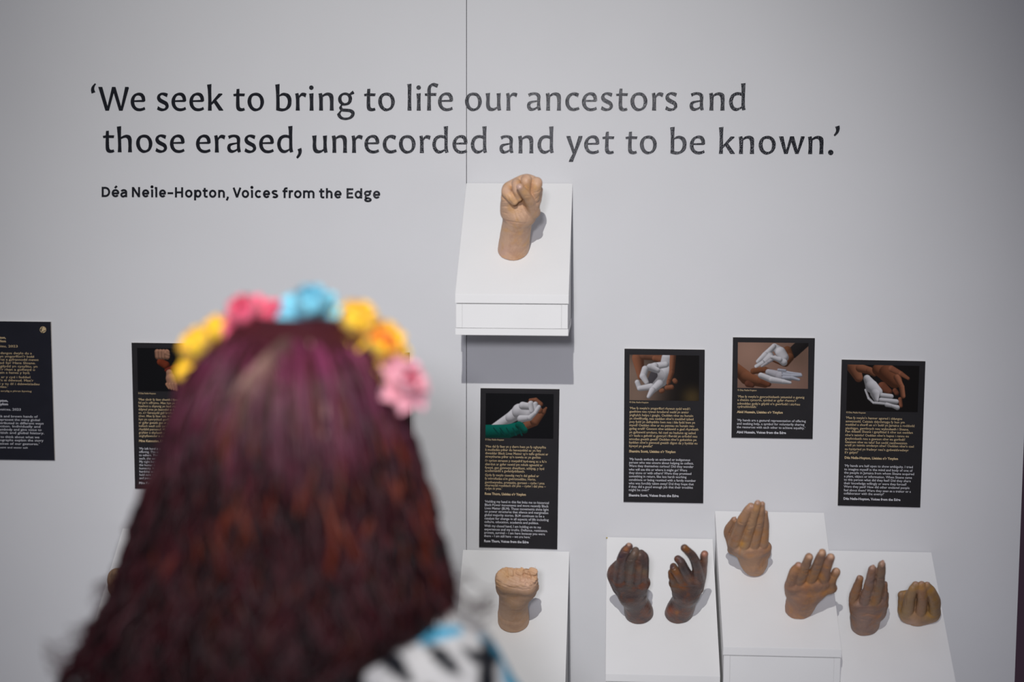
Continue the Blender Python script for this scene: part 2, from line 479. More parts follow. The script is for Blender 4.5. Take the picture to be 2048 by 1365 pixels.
def stroke_mesh(name, sts, half, to3d, thick, mat):
    V, Fc = [], []
    for k, st in enumerate(sts):
        a, b = ribbon(st, half)
        n = len(a)
        base = len(V)
        y0 = 0.00002 * k
        for q in range(n):
            for pt, dy in ((a[q], -thick - y0), (b[q], -thick - y0), (a[q], 0), (b[q], 0)):
                p = to3d(pt[0], pt[1])
                V.append((p[0], p[1] + dy, p[2]))
        for q in range(n - 1):
            i0, i1 = base + 4 * q, base + 4 * q + 4
            Fc += [(i0, i1, i1 + 1, i0 + 1), (i0 + 2, i0 + 3, i1 + 3, i1 + 2), (i0, i0 + 2, i1 + 2, i1), (i0 + 1, i1 + 1, i1 + 3, i0 + 3)]
        e = base + 4 * (n - 1)
        Fc += [(base, base + 1, base + 3, base + 2), (e, e + 2, e + 3, e + 1)]
    me = mesh_np(name, V, Fc)
    me.materials.append(mat)
    return me


ATT = [('D', 95, 215), ('\u00e9', 235, 345), ('a', 358, 455), ('N', 522, 637), ('e', 665, 768), ('i', 790, 826), ('l', 843, 882), ('e', 905, 1005), ('-', 1025, 1105), ('H', 1130, 1245), ('o', 1272, 1378), ('p', 1400, 1503), ('t', 1520, 1592), ('o', 1610, 1715), ('n', 1740, 1835), (',', 1855, 1890)]
ATT2 = [('V', 35, 145), ('o', 150, 245), ('i', 265, 299), ('c', 318, 412), ('e', 422, 515), ('s', 533, 618), ('f', 672, 737), ('r', 752, 808), ('o', 820, 917), ('m', 935, 1082), ('t', 1140, 1208), ('h', 1228, 1313), ('e', 1335, 1430), ('E', 1492, 1578), ('d', 1597, 1693), ('g', 1715, 1812), ('e', 1830, 1925)]
att = empty('wall_lettering', tuple(on_y(482, 390, -0.0006)))
tag(att, 'small bold black name line lettered beneath the two-line quotation', 'lettering')
for ch, a, b in [(c, 190 + a / 7.062, 190 + b / 7.062) for c, a, b in ATT] + [(c, 460 + a / 6.4, 460 + b / 6.4) for c, a, b in ATT2]:
    by = 394.3 + (a - 203) * 0.0058
    me = stroke_mesh('letter', strokes(ch, b - a), T / 2, lambda x, y: on_y(a + x, by - y, -0.0004), 0.0004, M_INK)
    link('letter', me, None, att)
# ------------------------------------------------------------------ printed pictures (flat prints, colours per vertex)


class Canvas:
    def __init__(s, x0, y0, x1, y1, nx, bg):
        s.nx = nx
        s.ny = int(round(nx * (y1 - y0) / (x1 - x0)))
        xs = np.linspace(x0, x1, s.nx)
        ys = np.linspace(y0, y1, s.ny)
        s.X, s.Y = np.meshgrid(xs, ys)
        s.px = (x1 - x0) / nx
        s.I = np.ones((s.ny, s.nx, 3)) * np.array(bg)

    def grad(s, x, y, r, col, k=1.0):
        g = np.exp(-(((s.X - x) ** 2 + (s.Y - y) ** 2) / r**2)) * k
        s.I = s.I * (1 - g[..., None]) + np.array(col) * g[..., None]

    def tube(s, p0, r0, p1, r1, col, light=(-0.5, -0.6, 0.62), amb=0.25, soft=1.0):
        a = np.array(p0, float)
        b = np.array(p1, float)
        d = b - a
        L2 = d @ d + 1e-9
        t = np.clip(((s.X - a[0]) * d[0] + (s.Y - a[1]) * d[1]) / L2, 0, 1)
        R = r0 + (r1 - r0) * t
        ex = s.X - (a[0] + t * d[0])
        ey = s.Y - (a[1] + t * d[1])
        q = np.sqrt(ex**2 + ey**2)
        rho = np.clip(q / R, 0, 1)
        nz = np.sqrt(1 - rho**2)
        l = np.array(light) / np.linalg.norm(light)
        sh = (ex / R) * l[0] + (ey / R) * l[1] + nz * l[2]
        sh = amb + (1 - amb) * np.clip(sh, 0, 1)
        al = np.clip((R - q) / (s.px * 1.1 * soft) + 0.5, 0, 1)[..., None]
        c = np.array(col) * sh[..., None]
        s.I = s.I * (1 - al) + c * al

    def chain(s, pts, col, **k):
        for (x0, y0, r0), (x1, y1, r1) in zip(pts[:-1], pts[1:]):
            s.tube((x0, y0), r0, (x1, y1), r1, col, **k)


WH = (0.50, 0.49, 0.51)
SK = (0.20, 0.078, 0.042)


def pic_rose(c):
    c.chain([(440, 330, 30), (520, 290, 36), (590, 210, 20), (612, 180, 8)], SK, light=(0.2, -0.8, 0.5))
    c.chain([(485, 120, 14), (530, 115, 16), (570, 150, 18)], SK)
    c.chain([(480, 150, 22), (560, 200, 26)], SK)
    c.chain([(200, 345, 34), (330, 260, 44), (400, 210, 58)], WH, light=(-0.3, -0.8, 0.5))
    c.chain([(400, 210, 62), (455, 235, 50)], WH, light=(-0.3, -0.8, 0.5))
    c.chain([(425, 165, 32), (470, 170, 28)], WH, light=(-0.3, -0.8, 0.5))
    c.chain([(490, 148, 24), (500, 205, 22)], WH, light=(-0.5, -0.6, 0.5))
    c.chain([(527, 150, 20), (535, 190, 19)], WH, light=(-0.5, -0.6, 0.5))
    c.chain([(555, 172, 16), (530, 212, 17)], WH)
    c.chain([(410, 270, 30), (480, 262, 22), (520, 225, 16)], WH, light=(-0.2, -0.8, 0.5))
    c.chain([(120, 385, 62), (300, 372, 56), (400, 340, 46)], (0.0, 0.10, 0.075), light=(-0.1, -0.9, 0.5))
    c.chain([(395, 320, 30), (440, 360, 26)], (0.0, 0.09, 0.065), light=(-0.1, -0.9, 0.5))
    for q in range(5):
        c.tube((190 + q * 52, 345), 4, (235 + q * 46, 400), 7, (0.0, 0.035, 0.03), amb=0.9)


def pic_shamira(c):
    c.grad(130, 250, 190, (0.16, 0.11, 0.085))
    c.grad(170, 420, 170, (0.15, 0.10, 0.075))
    c.grad(640, 430, 70, (0.045, 0.030, 0.012))
    c.chain([(190, 110, 50), (215, 260, 30)], SK, light=(-0.7, -0.3, 0.5))
    c.chain([(250, 70, 55), (400, 95, 34)], (0.2, 0.085, 0.05))
    c.chain([(330, 110, 24), (420, 130, 30)], SK)
    c.chain([(440, 110, 55), (420, 230, 60), (380, 290, 55)], WH, light=(-0.4, -0.7, 0.4))
    c.chain([(350, 250, 60), (300, 330, 40)], (0.34, 0.33, 0.34), light=(0.5, -0.6, 0.4))
    c.tube((320, 250), 34, (290, 300), 26, (0.05, 0.045, 0.05), amb=0.8)
    c.chain([(420, 160, 26), (330, 175, 30), (290, 185, 28)], WH)
    c.chain([(290, 185, 30), (350, 210, 24)], WH, light=(-0.2, -0.9, 0.3))
    c.chain([(250, 200, 28), (232, 260, 28), (262, 310, 20)], WH)
    c.chain([(185, 310, 21), (205, 360, 22), (300, 345, 28)], WH)
    c.chain([(370, 320, 34), (310, 375, 26), (278, 428, 15)], WH)
    c.chain([(480, 70, 26), (470, 220, 22), (445, 300, 18), (438, 318, 12)], SK, light=(-0.7, -0.2, 0.5))
    c.tube((495, 292), 20, (500, 298), 20, SK)
    c.tube((430, 352), 20, (470, 346), 20, SK)
    c.tube((385, 380), 20, (395, 376), 19, SK)


def pic_abid(c):
    c.grad(300, 250, 330, (0.26, 0.155, 0.115), 0.8)
    c.grad(880, 330, 150, (0.10, 0.062, 0.044), 0.8)
    c.grad(700, 640, 260, (0.20, 0.12, 0.095), 0.6)
    c.chain([(960, 120, 70), (800, 270, 66)], (0.012, 0.010, 0.010), amb=0.6)
    c.chain([(740, 240, 52), (770, 320, 50), (720, 390, 44)], (0.13, 0.05, 0.022), light=(-0.4, -0.6, 0.5))
    c.chain([(700, 400, 30), (560, 350, 20), (545, 362, 14)], (0.13, 0.05, 0.022))
    c.chain([(590, 200, 42), (660, 260, 62), (700, 320, 58)], WH)
    c.chain([(580, 195, 30), (480, 300, 40), (395, 375, 25)], WH, light=(-0.6, -0.6, 0.5))
    c.chain([(540, 300, 40), (450, 380, 22), (372, 430, 20)], WH, light=(-0.5, 0.0, 0.7))
    c.chain([(600, 320, 24), (500, 390, 18), (440, 430, 14)], (0.36, 0.34, 0.36))
    c.chain([(700, 380, 42), (650, 350, 34), (560, 322, 22)], WH, light=(-0.3, -0.8, 0.5))
    c.chain([(100, 430, 60), (260, 570, 80), (480, 640, 46)], (0.17, 0.065, 0.032), light=(0.2, -0.8, 0.4))
    c.chain([(280, 640, 42), (330, 660, 26)], (0.10, 0.035, 0.02))
    c.chain([(340, 490, 36), (480, 470, 34), (540, 490, 26)], (0.15, 0.055, 0.025))
    c.chain([(440, 600, 50), (520, 640, 34)], (0.14, 0.05, 0.025))
    c.chain([(520, 500, 38), (660, 545, 60), (760, 560, 46)], (0.36, 0.35, 0.38), light=(-0.2, -0.7, 0.6))
    for q, (x, y) in enumerate(((900, 520), (905, 535), (880, 585))):
        c.chain([(700, 500 + q * 32, 26), (800, 515 + q * 25, 22), (x, y, 16)], (0.34, 0.35, 0.40), light=(-0.1, -0.8, 0.5))
    c.chain([(430, 540, 34), (560, 590, 38), (700, 610, 28), (780, 622, 16)], WH, light=(-0.2, -0.8, 0.5))
    c.chain([(640, 470, 16), (720, 478, 14)], (0.32, 0.33, 0.38))


def pic_dea(c):
    c.chain([(190, 130, 60), (240, 230, 36)], SK, light=(0.3, -0.6, 0.5))
    c.chain([(250, 150, 36), (330, 170, 30), (370, 200, 18)], SK, light=(0.1, -0.8, 0.5))
    c.chain([(400, 160, 50), (480, 190, 75), (540, 250, 60)], (0.17, 0.06, 0.03), light=(0.4, -0.6, 0.4))
    c.chain([(510, 150, 26), (590, 190, 20), (652, 228, 13)], (0.24, 0.09, 0.05))
    c.chain([(555, 220, 26), (600, 300, 22), (614, 375, 19)], (0.26, 0.10, 0.055), light=(0.5, -0.5, 0.5))
    c.chain([(545, 330, 20), (560, 350, 20)], (0.16, 0.055, 0.03))
    c.chain([(590, 400, 16), (600, 455, 15)], (0.24, 0.09, 0.05))
    c.chain([(440, 300, 40), (500, 340, 24)], (0.16, 0.055, 0.03))
    c.chain([(310, 235, 30), (350, 300, 52), (400, 345, 42)], WH, light=(0.35, -0.7, 0.5))
    c.chain([(380, 360, 40), (392, 410, 20)], WH, light=(0.5, -0.6, 0.3))
    c.chain([(300, 330, 8), (330, 400, 10), (370, 435, 9), (480, 440, 12)], WH)
    c.chain([(440, 372, 20), (515, 380, 20)], WH, light=(0.1, -0.8, 0.5))
    c.chain([(430, 410, 18), (560, 422, 20)], WH, light=(0.1, -0.8, 0.5))
    c.chain([(480, 448, 18), (530, 458, 14), (570, 470, 20)], WH, light=(0.1, -0.8, 0.5))


def pic_fists(c):
    H_ = (0.33, 0.17, 0.11)
    c.chain([(300, 230, 30), (345, 255, 34)], (0.16, 0.03, 0.012))
    c.chain([(350, 300, 16), (440, 270, 30)], (0.13, 0.02, 0.012))
    for q in range(4):
        c.tube((275 + q * 27, 145), 24, (278 + q * 26, 185), 24, H_, light=(0.1, -0.7, 0.6))
    c.tube((350, 150), 18, (372, 168), 12, H_)
    c.chain([(375, 320, 28), (385, 370, 42), (395, 410, 44)], H_, light=(-0.2, -0.6, 0.6))
    for q in range(4):
        c.tube((355 + q * 25, 420), 16, (372 + q * 22, 450 + 6 * q), 13, (0.36, 0.18, 0.11))


def pic_hidden(c):
    c.chain([(250, 420, 50), (340, 330, 46), (400, 250, 40)], WH, light=(-0.4, -0.7, 0.5))
    for q in range(4):
        c.chain([(370 + q * 24, 250, 15), (392 + q * 20, 190, 13), (400 + q * 16, 160, 10)], WH)
    c.chain([(450, 400, 50), (380, 330, 30)], SK)


# ------------------------------------------------------------------ text panels


def text_mesh(body, bold):
    cu = bpy.data.curves.new('t', 'FONT')
    cu.body = body
    cu.size = 1.0
    cu.resolution_u = 2
    cu.offset = 0.030 if bold else 0.004
    cu.fill_mode = 'FRONT'
    ob = bpy.data.objects.new('t', cu)
    me = bpy.data.meshes.new_from_object(ob)
    bpy.data.objects.remove(ob)
    bpy.data.curves.remove(cu)
    n = len(me.vertices)
    co = np.empty(n * 3)
    me.vertices.foreach_get('co', co)
    fs = [tuple(p.vertices) for p in me.polygons]
    bpy.data.meshes.remove(me)
    return co.reshape(-1, 3), fs


FACE_Y = -0.0042


class TextPanel:
    def __init__(s, name, label, corners, org, sc, mat, group=None):
        s.org, s.sc = org, sc
        tl, tr, br, bl = corners
        s.tl, s.tr, s.bl, s.br = tl, tr, bl, br
        pts = [on_y(*p, FACE_Y) for p in (tl, tr, br, bl)]
        c = sum(pts) / 4
        s.root = empty(name, (c[0], 0, c[2]))
        tag(s.root, label, 'text panel')
        V = [(p[0], FACE_Y, p[2]) for p in pts] + [(p[0], -0.0004, p[2]) for p in pts]
        me = mesh_np('board', V, [(3, 2, 1, 0), (4, 5, 6, 7), (0, 1, 5, 4), (1, 2, 6, 5), (2, 3, 7, 6), (3, 0, 4, 7)])
        me.materials.append(mat)
        me.materials.append(M_EDGE)
        for i in range(2, 6):
            me.polygons[i].material_index = 1
        link('board', me, None, s.root)

    def P(s, x, y, dy=0.0):
        return on_y(s.org[0] + x / s.sc, s.org[1] + y / s.sc, FACE_Y - 0.0003 - dy)

    def slope(s, y):
        py = s.org[1] + y / s.sc
        t = (py - s.tl[1]) / (s.bl[1] - s.tl[1])
        a = (s.tr[1] - s.tl[1]) / (s.tr[0] - s.tl[0])
        b = (s.br[1] - s.bl[1]) / (s.br[0] - s.bl[0])
        return a + (b - a) * t

    def picture(s, x0, y0, x1, y1, fn, bg, nx=150, lower=(0, 0)):
        c = Canvas(x0, y0, x1, y1, nx, bg)
        fn(c)
        im = np.clip(c.I, 0, 1)
        V, Fc = [], []
        for j in range(c.ny):
            v = j / (c.ny - 1)
            for i in range(c.nx):
                u = i / (c.nx - 1)
                x = x0 + (x1 - x0) * u + (lower[0] * (1 - u) + lower[1] * u) * v
                y = y0 + (y1 - y0) * v
                V.append(s.P(x, y + s.slope(y) * (x - x0)))
        for j in range(c.ny - 1):
            for i in range(c.nx - 1):
                a = j * c.nx + i
                Fc.append((a, a + c.nx, a + c.nx + 1, a + 1))
        me = mesh_np('photo_print', V, Fc, im.reshape(-1, 3))
        link('photo_print', me, M_PRINT, s.root)

    def text(s, name, lines, size, mat, bold=False, xl=None, below=8.2):
        """lines: (text, x_left, y_centre, x_right or None) in zoom units"""
        VV, FF = [], []
        for body, x0, yc, x1 in lines:
            co, fs = text_mesh(body, bold)
            if len(co) == 0:
                continue
            w_ = co[:, 0].max()
            yb = yc + below
            sx = (x1 - x0) / w_ if x1 is not None else size
            sl = s.slope(yc)
            O = s.P(x0, yb, 0.0)
            Xa = s.P(x0 + 100, yb + 100 * sl, 0.0) - O
            Ya = s.P(x0, yb - 100, 0.0) - O
            Wd = O + np.outer(co[:, 0] * sx / 100, Xa) + np.outer(co[:, 1] * size / 100, Ya)
            b0 = len(VV)
            VV += Wd.tolist()
            FF += [tuple(b0 + q for q in f) for f in fs]
        me = mesh_np(name, VV, FF)
        me.materials.append(mat)
        link(name, me, None, s.root)


def lines_of(txts, ys, rights, xl0, xl1, ya, yb):
    return [(t, xl0 + (xl1 - xl0) * (y - ya) / (yb - ya), y, r) for t, y, r in zip(txts, ys, rights)]


# tall panel under the raised fist
p = TextPanel('text_panel', 'tall charcoal text panel, white fist and green sleeve in its picture, below the wall box',
              ((961, 777), (1119, 779), (1114.5, 1099.6), (958, 1095)), (940, 770), 4.015, M_PANEL)
p.picture(127, 68, 672, 425, pic_rose, (0.004, 0.004, 0.005), lower=(-3, -3))
p.text('caption', [('\u00a9 D\u00e9a Neile-Hopton', 122, 441, 272)], 20, M_GOLD, below=6)
p.text('paragraph', lines_of([
    '\u2018Mae dal fy llaw yn y dwrn hwn yn fy nghysylltu', '\u00e2 mudiadau p\u0175er du hanesyddol ac yn fwy', 'diweddar Black Lives Matter sy\u2019n taflu goleuni ar', 'strwythurau p\u0175er sy\u2019n tawelu ac yn gwthio',
    'i\u2019r cyrion straeon y mwyafrif byd-eang ac a fu\u2019n', 'sbardun ar gyfer newid ym mhob agwedd ar', 'fywyd, gan gynnwys diwylliant, addysg, y byd', 'academaidd a gwleidyddiaeth.',
    'Gyda fy nwylo caeedig rwy\u2019n dal gafael ar', 'fy mhrofiadau a\u2019m gwirioneddau. Herio,', 'gwrthwynebu, protestio, goroesi \u2013 rydw i yma', 'oherwydd roeddech chi yno \u2013 rydw i dal yma \u2013', 'rydyn ni yma.\u2019'],
    [495, 522, 550, 577, 609, 638, 666, 691, 725, 753, 783, 808, 833], [608, 570, 627, 567, 613, 583, 594, 440, 553, 527, 597, 607, 258], 122, 119, 495, 833), 27.5, M_GOLD)
p.text('heading', [('Rose Thorn, Lleisiau o\u2019r Ymylon', 118, 876, 448)], 27.5, M_GOLD, True)
p.text('paragraph', lines_of([
    '\u2018Holding my hand in this fist links me to historical', 'Black Power movements and more recently Black', 'Lives Matter (BLM). These movements shine light', 'on power structures that silence and marginalise', 'global majority stories. BLM continues to be a', 'catalyst for change in all aspects of life including', 'culture, education, academia and politics.',
    'With my closed hand, I am holding on to my', 'experiences and my truths. Defiance, resistance,', 'protest, survival \u2013 I am here because you were', 'there \u2013 I am still here \u2013 we are here.\u2019'],
    [938, 965, 992, 1018, 1046, 1074, 1101, 1134, 1161, 1188, 1215], [632, 629, 630, 628, 596, 630, 550, 570, 622, 600, 488], 118, 114, 938, 1215), 27.5, M_WHITE)
p.text('heading', [('Rose Thorn, Voices from the Edge', 113, 1256, 470)], 27.5, M_WHITE, True)

# panel above the dark hands
p = TextPanel('text_panel', 'charcoal text panel with a cupped white hand over brown fingers, above the dark brown hands',
              ((1249, 698), (1409.5, 700), (1406.5, 1007.2), (1247, 1004.6)), (1230, 690), 4.136, M_PANEL)
p.picture(120, 82, 697, 458, pic_shamira, (0.006, 0.005, 0.005), lower=(0, -3))
p.text('caption', [('\u00a9 D\u00e9a Neile-Hopton', 120, 476, 277)], 20, M_GOLD, below=6)
p.text('paragraph', lines_of([
    '\u2018Mae fy nwylo\u2019n ymgorffori rhywun sydd wedi\u2019i', 'gaethiwo neu rywun brodorol oedd yn ansicr', 'ynghylch helpu i gasglu. Oedden nhw eu hunain', 'yn chwilfrydig, neu oedden nhw\u2019n meddwl tybed', 'pwy fydd yn defnyddio hwn neu i ble fydd hwn yn', 'mynd? Oedden nhw ar eu pennau eu hunain neu', 'gydag eraill? Gawson nhw addewid o gael rhywbeth', 'yn gyfnewid amdano, fel cael eu haduno ag aelod', 'o\u2019r teulu a gafodd ei gymryd i ffwrdd yn orfodol neu', 'amodau gwaith gwell? Oedden nhw\u2019n gobeithio pe', 'bydden nhw\u2019n gwneud gwaith digon da y byddai eu', 'bywyd yn gwella?\u2019'],
    [525, 553, 582, 610, 638, 666, 694, 724, 752, 781, 809, 838], [620, 610, 645, 648, 660, 652, 688, 665, 678, 672, 680, 313], 120, 116, 525, 838), 28, M_GOLD)
p.text('heading', [('Shamira Scott, Lleisiau o\u2019r Ymylon', 116, 882, 500)], 28, M_GOLD, True)
p.text('paragraph', lines_of([
    '\u2018My hands embody an enslaved or indigenous', 'person who was unsure about helping to collect.', 'Were they themselves curious? Did they wonder', 'who will use this or where it might go? Were', 'they alone or with others? Were they promised', 'something in return, like less harsh working', 'conditions or being reunited with a family member', 'who was forcibly taken away? Did they hope that', 'if they did a good enough job that their troubles', 'might be over?\u2019'],
    [947, 975, 1003, 1033, 1061, 1089, 1118, 1147, 1175, 1202], [620, 648, 648, 595, 630, 590, 668, 650, 643, 284], 117, 113, 947, 1202), 28, M_WHITE)
p.text('heading', [('Shamira Scott, Voices from the Edge', 113, 1246, 526)], 28, M_WHITE, True)

# shortest panel
p = TextPanel('text_panel', 'shortest charcoal text panel, two white hands one above the other on a brown ground',
              ((1466, 675.2), (1629.8, 676.9), (1625.2, 878.5), (1463, 875.7)), (1450, 660), 5.935, M_PANEL)
p.picture(153, 149, 990, 690, pic_abid, (0.13, 0.075, 0.055), lower=(-5, -5))
p.text('caption', [('\u00a9 D\u00e9a Neile-Hopton', 149, 717, 375)], 29, M_GOLD, below=9)
p.text('paragraph', lines_of([
    '\u2018Mae fy nwylo\u2019n gynrychiolaeth ystumiol o gynnig', 'a cheisio cymorth, symbol ar gyfer rhannu\u2019r', 'adnoddau gyda\u2019n gilydd o\u2019n gwirfodd i sicrhau', 'cydraddoldeb.\u2019'], [793, 833, 876, 913], [940, 845, 888, 383], 148, 146, 793, 913), 40, M_GOLD, below=12)
p.text('heading', [('Abid Hussain, Lleisiau o\u2019r Ymylon', 143, 976, 685)], 40, M_GOLD, True, below=12)
p.text('paragraph', lines_of([
    '\u2018My hands are a gestural representation of offering', 'and seeking help, a symbol for voluntarily sharing', 'the resources with each other to achieve equality.\u2019'], [1074, 1115, 1156], [957, 940, 950], 142, 140, 1074, 1156), 40, M_WHITE, below=12)
p.text('heading', [('Abid Hussain, Voices from the Edge', 139, 1216, 723)], 40, M_WHITE, True, below=12)

# rightmost panel
p = TextPanel('text_panel', 'rightmost charcoal text panel, a white hand and an open brown hand on black',
              ((1683.7, 719.8), (1850.9, 723.2), (1840.5, 1015.6), (1675.7, 1011.7)), (1660, 700), 4.138, M_PANEL)
p.picture(145, 122, 740, 505, pic_dea, (0.006, 0.005, 0.005), lower=(-11, -15))
p.text('caption', [('\u00a9 D\u00e9a Neile-Hopton', 134, 519, 294)], 20, M_GOLD, below=6)
p.text('paragraph', lines_of([
    '\u2018Mae fy nwylo\u2019n hanner agored i ddangos', 'amwysedd. Ceisiais ddychmygu fy hun ym', 'meddwl a chorff un o\u2019r bobl yn Jamaica a roddodd', 'planhigyn, gwrthrych neu wybodaeth i Sloane.', 'Pan ddaeth Sloane i gysylltiad \u00e2 nhw sut oedden', 'nhw\u2019n teimlo? Oedden nhw\u2019n hapus i rannu eu', 'gwybodaeth neu a gawson nhw eu gorfodi?', 'Gawson nhw eu talu? Sut oedd caethweision', 'eraill yn teimlo amdanyn nhw? Oedden nhw\u2019n cael', 'eu hystyried yn fradwyr neu\u2019n gydweithredwyr', '\u00e2\u2019r gelyn?\u2019'],
    [563, 592, 620, 650, 676, 706, 735, 764, 790, 822, 850], [596, 617, 697, 652, 684, 650, 620, 637, 692, 650, 235], 130, 121, 563, 850), 28, M_GOLD)
p.text('heading', [('D\u00e9a Neile-Hopton, Lleisiau o\u2019r Ymylon', 120, 894, 562)], 28, M_GOLD, True)
p.text('paragraph', lines_of([
    '\u2018My hands are half open to show ambiguity. I tried', 'to imagine myself in the mind and body of one of', 'the people in Jamaica from whom Sloane acquired', 'a plant, object or information. When Sloane came', 'to this person what did they feel? Did they share', 'their knowledge willingly or were they forced?', 'Were they paid? How did other enslaved people', 'feel about them? Were they seen as a traitor or a', 'collaborator with the enemy?\u2019'],
    [960, 990, 1018, 1048, 1076, 1105, 1133, 1163, 1190], [684, 682, 694, 677, 667, 632, 657, 668, 448], 119, 113, 960, 1190), 28, M_WHITE)
p.text('heading', [('D\u00e9a Neile-Hopton, Voices from the Edge', 111, 1233, 582)], 28, M_WHITE, True)

# panel half behind the hair on the left
p = TextPanel('text_panel', 'charcoal text panel with two tan fists in red cuffs, left of the hair',
              ((263, 686), (421, 688), (427, 980.5), (270, 978)), (250, 670), 4.265, M_PANEL)
p.picture(103, 112, 690, 480, pic_fists, (0.005, 0.005, 0.006), lower=(7, 7))
p.text('caption', [('\u00a9 D\u00e9a Neile-Hopton', 112, 500, 262)], 20, M_GOLD, below=6)
p.text('paragraph', [(t, 113 + q * 0.6, 552 + q * 28.3, None) for q, t in enumerate([
    '\u2018Mae cledr fy llaw chwith i fyny ar', 'fel pe\u2019n offrymu. Mae hyn yn rhoi', 'haelioni a chynnig yn hael rhodd', 'ddynol yma yn benodol at bobl', 'so, a\u2019r hanesydd gall brofiad i', 'chwi. Mae fy llaw dde wedi', 'hyn yn cynrychioli gorffennol', 'ar gyfer gwaith gan ei gymuned', 'bellach wedi colli cartref i', 'rhyddid personol. Mae hi', 'gryfder a chyfoeth yn y', 'anghyfiawnder a chaethiwed'])], 27.5, M_GOLD)
p.text('heading', [('Mina Katouzian, Lleisiau', 118, 906, None)], 27.5, M_GOLD, True)
p.text('paragraph', [(t, 119 + q * 0.4, 972 + q * 28, None) for q, t in enumerate([
    '\u2018My left hand is an', 'offering. This is', 'to others. The h', 'such, she can', 'My right hand', 'the human in', 'humanity. Her', 'hardship was', 'held now a', 'and peace of'])], 27.5, M_WHITE)
p.text('heading', [('Mina Katouzian', 120, 1266, None)], 27.5, M_WHITE, True)

# two panels hidden by the head
p = TextPanel('text_panel', 'dark panel behind the head, only a corner shows by the leftmost pink flower',
              ((465, 627), (623, 628.6), (622, 884), (468, 882)), (450, 610), 4.2, M_PANEL)
p.picture(100, 105, 660, 470, pic_hidden, (0.006, 0.005, 0.005), nx=70)
p = TextPanel('text_panel', 'dark panel behind the head, its right edge shows above and below the pale pink flower',
              ((661, 704.5), (819, 706), (818.5, 884.7), (662, 882.6)), (650, 690), 4.2, M_PANEL)
p.picture(100, 100, 655, 465, pic_hidden, (0.006, 0.005, 0.005), nx=70)

# navy introduction panel cut by the frame
p = TextPanel('text_panel', 'dark navy introduction panel at the far left edge with a round gold emblem',
              ((-150, 641.5), (101.3, 644.2), (109.2, 921.3), (-141, 918)), (0, 620), 4.269, M_NAVY)


def right_lines(dat, size, name, mat, bold=False, below=8.0):
    p.text(name, [(t, r - len(t) * size * 0.555, y, r) for t, y, r in dat], size, mat, bold, below=below)


right_lines([('Gan D\u00e9a Neile-Hopton,', 235, 50), ('Lleisiau o\u2019r Ymylon', 266, 50)], 28, 'heading', M_GOLD, True)
right_lines([('Llunio ein lleisiau, 2023', 309, 150)], 28, 'title', M_GOLD)
right_lines([('Mae\u2019r casgliad hwn sy\u2019n dangos dwylo du a', 366, 270), ('brown wedi\u2019i greu yn ymgorffori\u2019r bobl', 395, 288), ('fyd-eang niferus a gyfrannodd mewn', 423, 327), ('ffyrdd at gasgliad Syr Hans Sloane.', 451, 303), ('Rydyn ni\u2019n gyda\u2019n gilydd yn cysylltu, yn', 479, 318), ('mynegi ac yn rhoi llais i\u2019r rhan a gollwyd o', 506, 298), ('hanes Prydain a hanes y byd.', 535, 255),
             ('gweithio ar y cyd i feddwl', 573, 258), ('beth rydyn ni\u2019n ei ddweud. Mae\u2019r', 600, 285), ('egluro\u2019r stori y tu \u00f4l i ddewisiadau', 630, 335), ('ein hystumiau.\u2019', 656, 68)], 27, 'paragraph', M_GOLD)
right_lines([('plastr, pigment acrylig a phren bywiog', 692, 268)], 21, 'caption', M_GOLD, below=6)
right_lines([('By D\u00e9a Neile-Hopton,', 774, 68), ('Lleisiau o\u2019r Ymylon', 804, 68)], 28, 'heading', M_WHITE, True)
right_lines([('Shaping our voices, 2023', 849, 177)], 28, 'title', M_WHITE)
right_lines([('These casts of the black and brown hands of', 906, 320), ('Edge members represent the many global', 936, 338), ('people who contributed in different ways', 965, 370), ('to Sloane\u2019s collection. Individually and', 992, 343), ('together we connect, embody and give voice to', 1019, 353), ('this part of British and global history.', 1048, 375),
             ('We work collectively to think about what we', 1082, 335), ('say. The photographs explain the story', 1111, 370), ('behind the individual choices of our gestures.\u2019', 1139, 335)], 27, 'paragraph', M_WHITE)
right_lines([('plaster, acrylic paint and water salt', 1174, 237)], 21, 'caption', M_WHITE, below=6)
# round emblem: gold ring, gold disc with a dark leaf-shaped slice
V, Fc = [], []


def fan(pts):
    b0 = len(V)
    V.extend([tuple(p.P(x, y, 0.0)) for x, y in pts])
    Fc.append(tuple(range(b0, b0 + len(pts))))


for q in range(32):
    a0, a1 = 2 * math.pi * q / 32, 2 * math.pi * (q + 1) / 32
    fan([(367 + 27 * math.cos(a0), 170 + 28 * math.sin(a0)), (367 + 27 * math.cos(a1), 170 + 28 * math.sin(a1)), (367 + 23 * math.cos(a1), 170 + 24 * math.sin(a1)), (367 + 23 * math.cos(a0), 170 + 24 * math.sin(a0))])
fan([(362, 150), (375, 147), (388, 160), (390, 172), (352, 190), (356, 172)])
fan([(346, 158), (356, 149), (350, 168)])
fan([(350, 196), (388, 180), (378, 192), (364, 197)])
me = mesh_np('emblem', V, Fc)
me.materials.append(M_GOLD)
link('emblem', me, None, p.root)
# ------------------------------------------------------------------ implicit-surface modeller


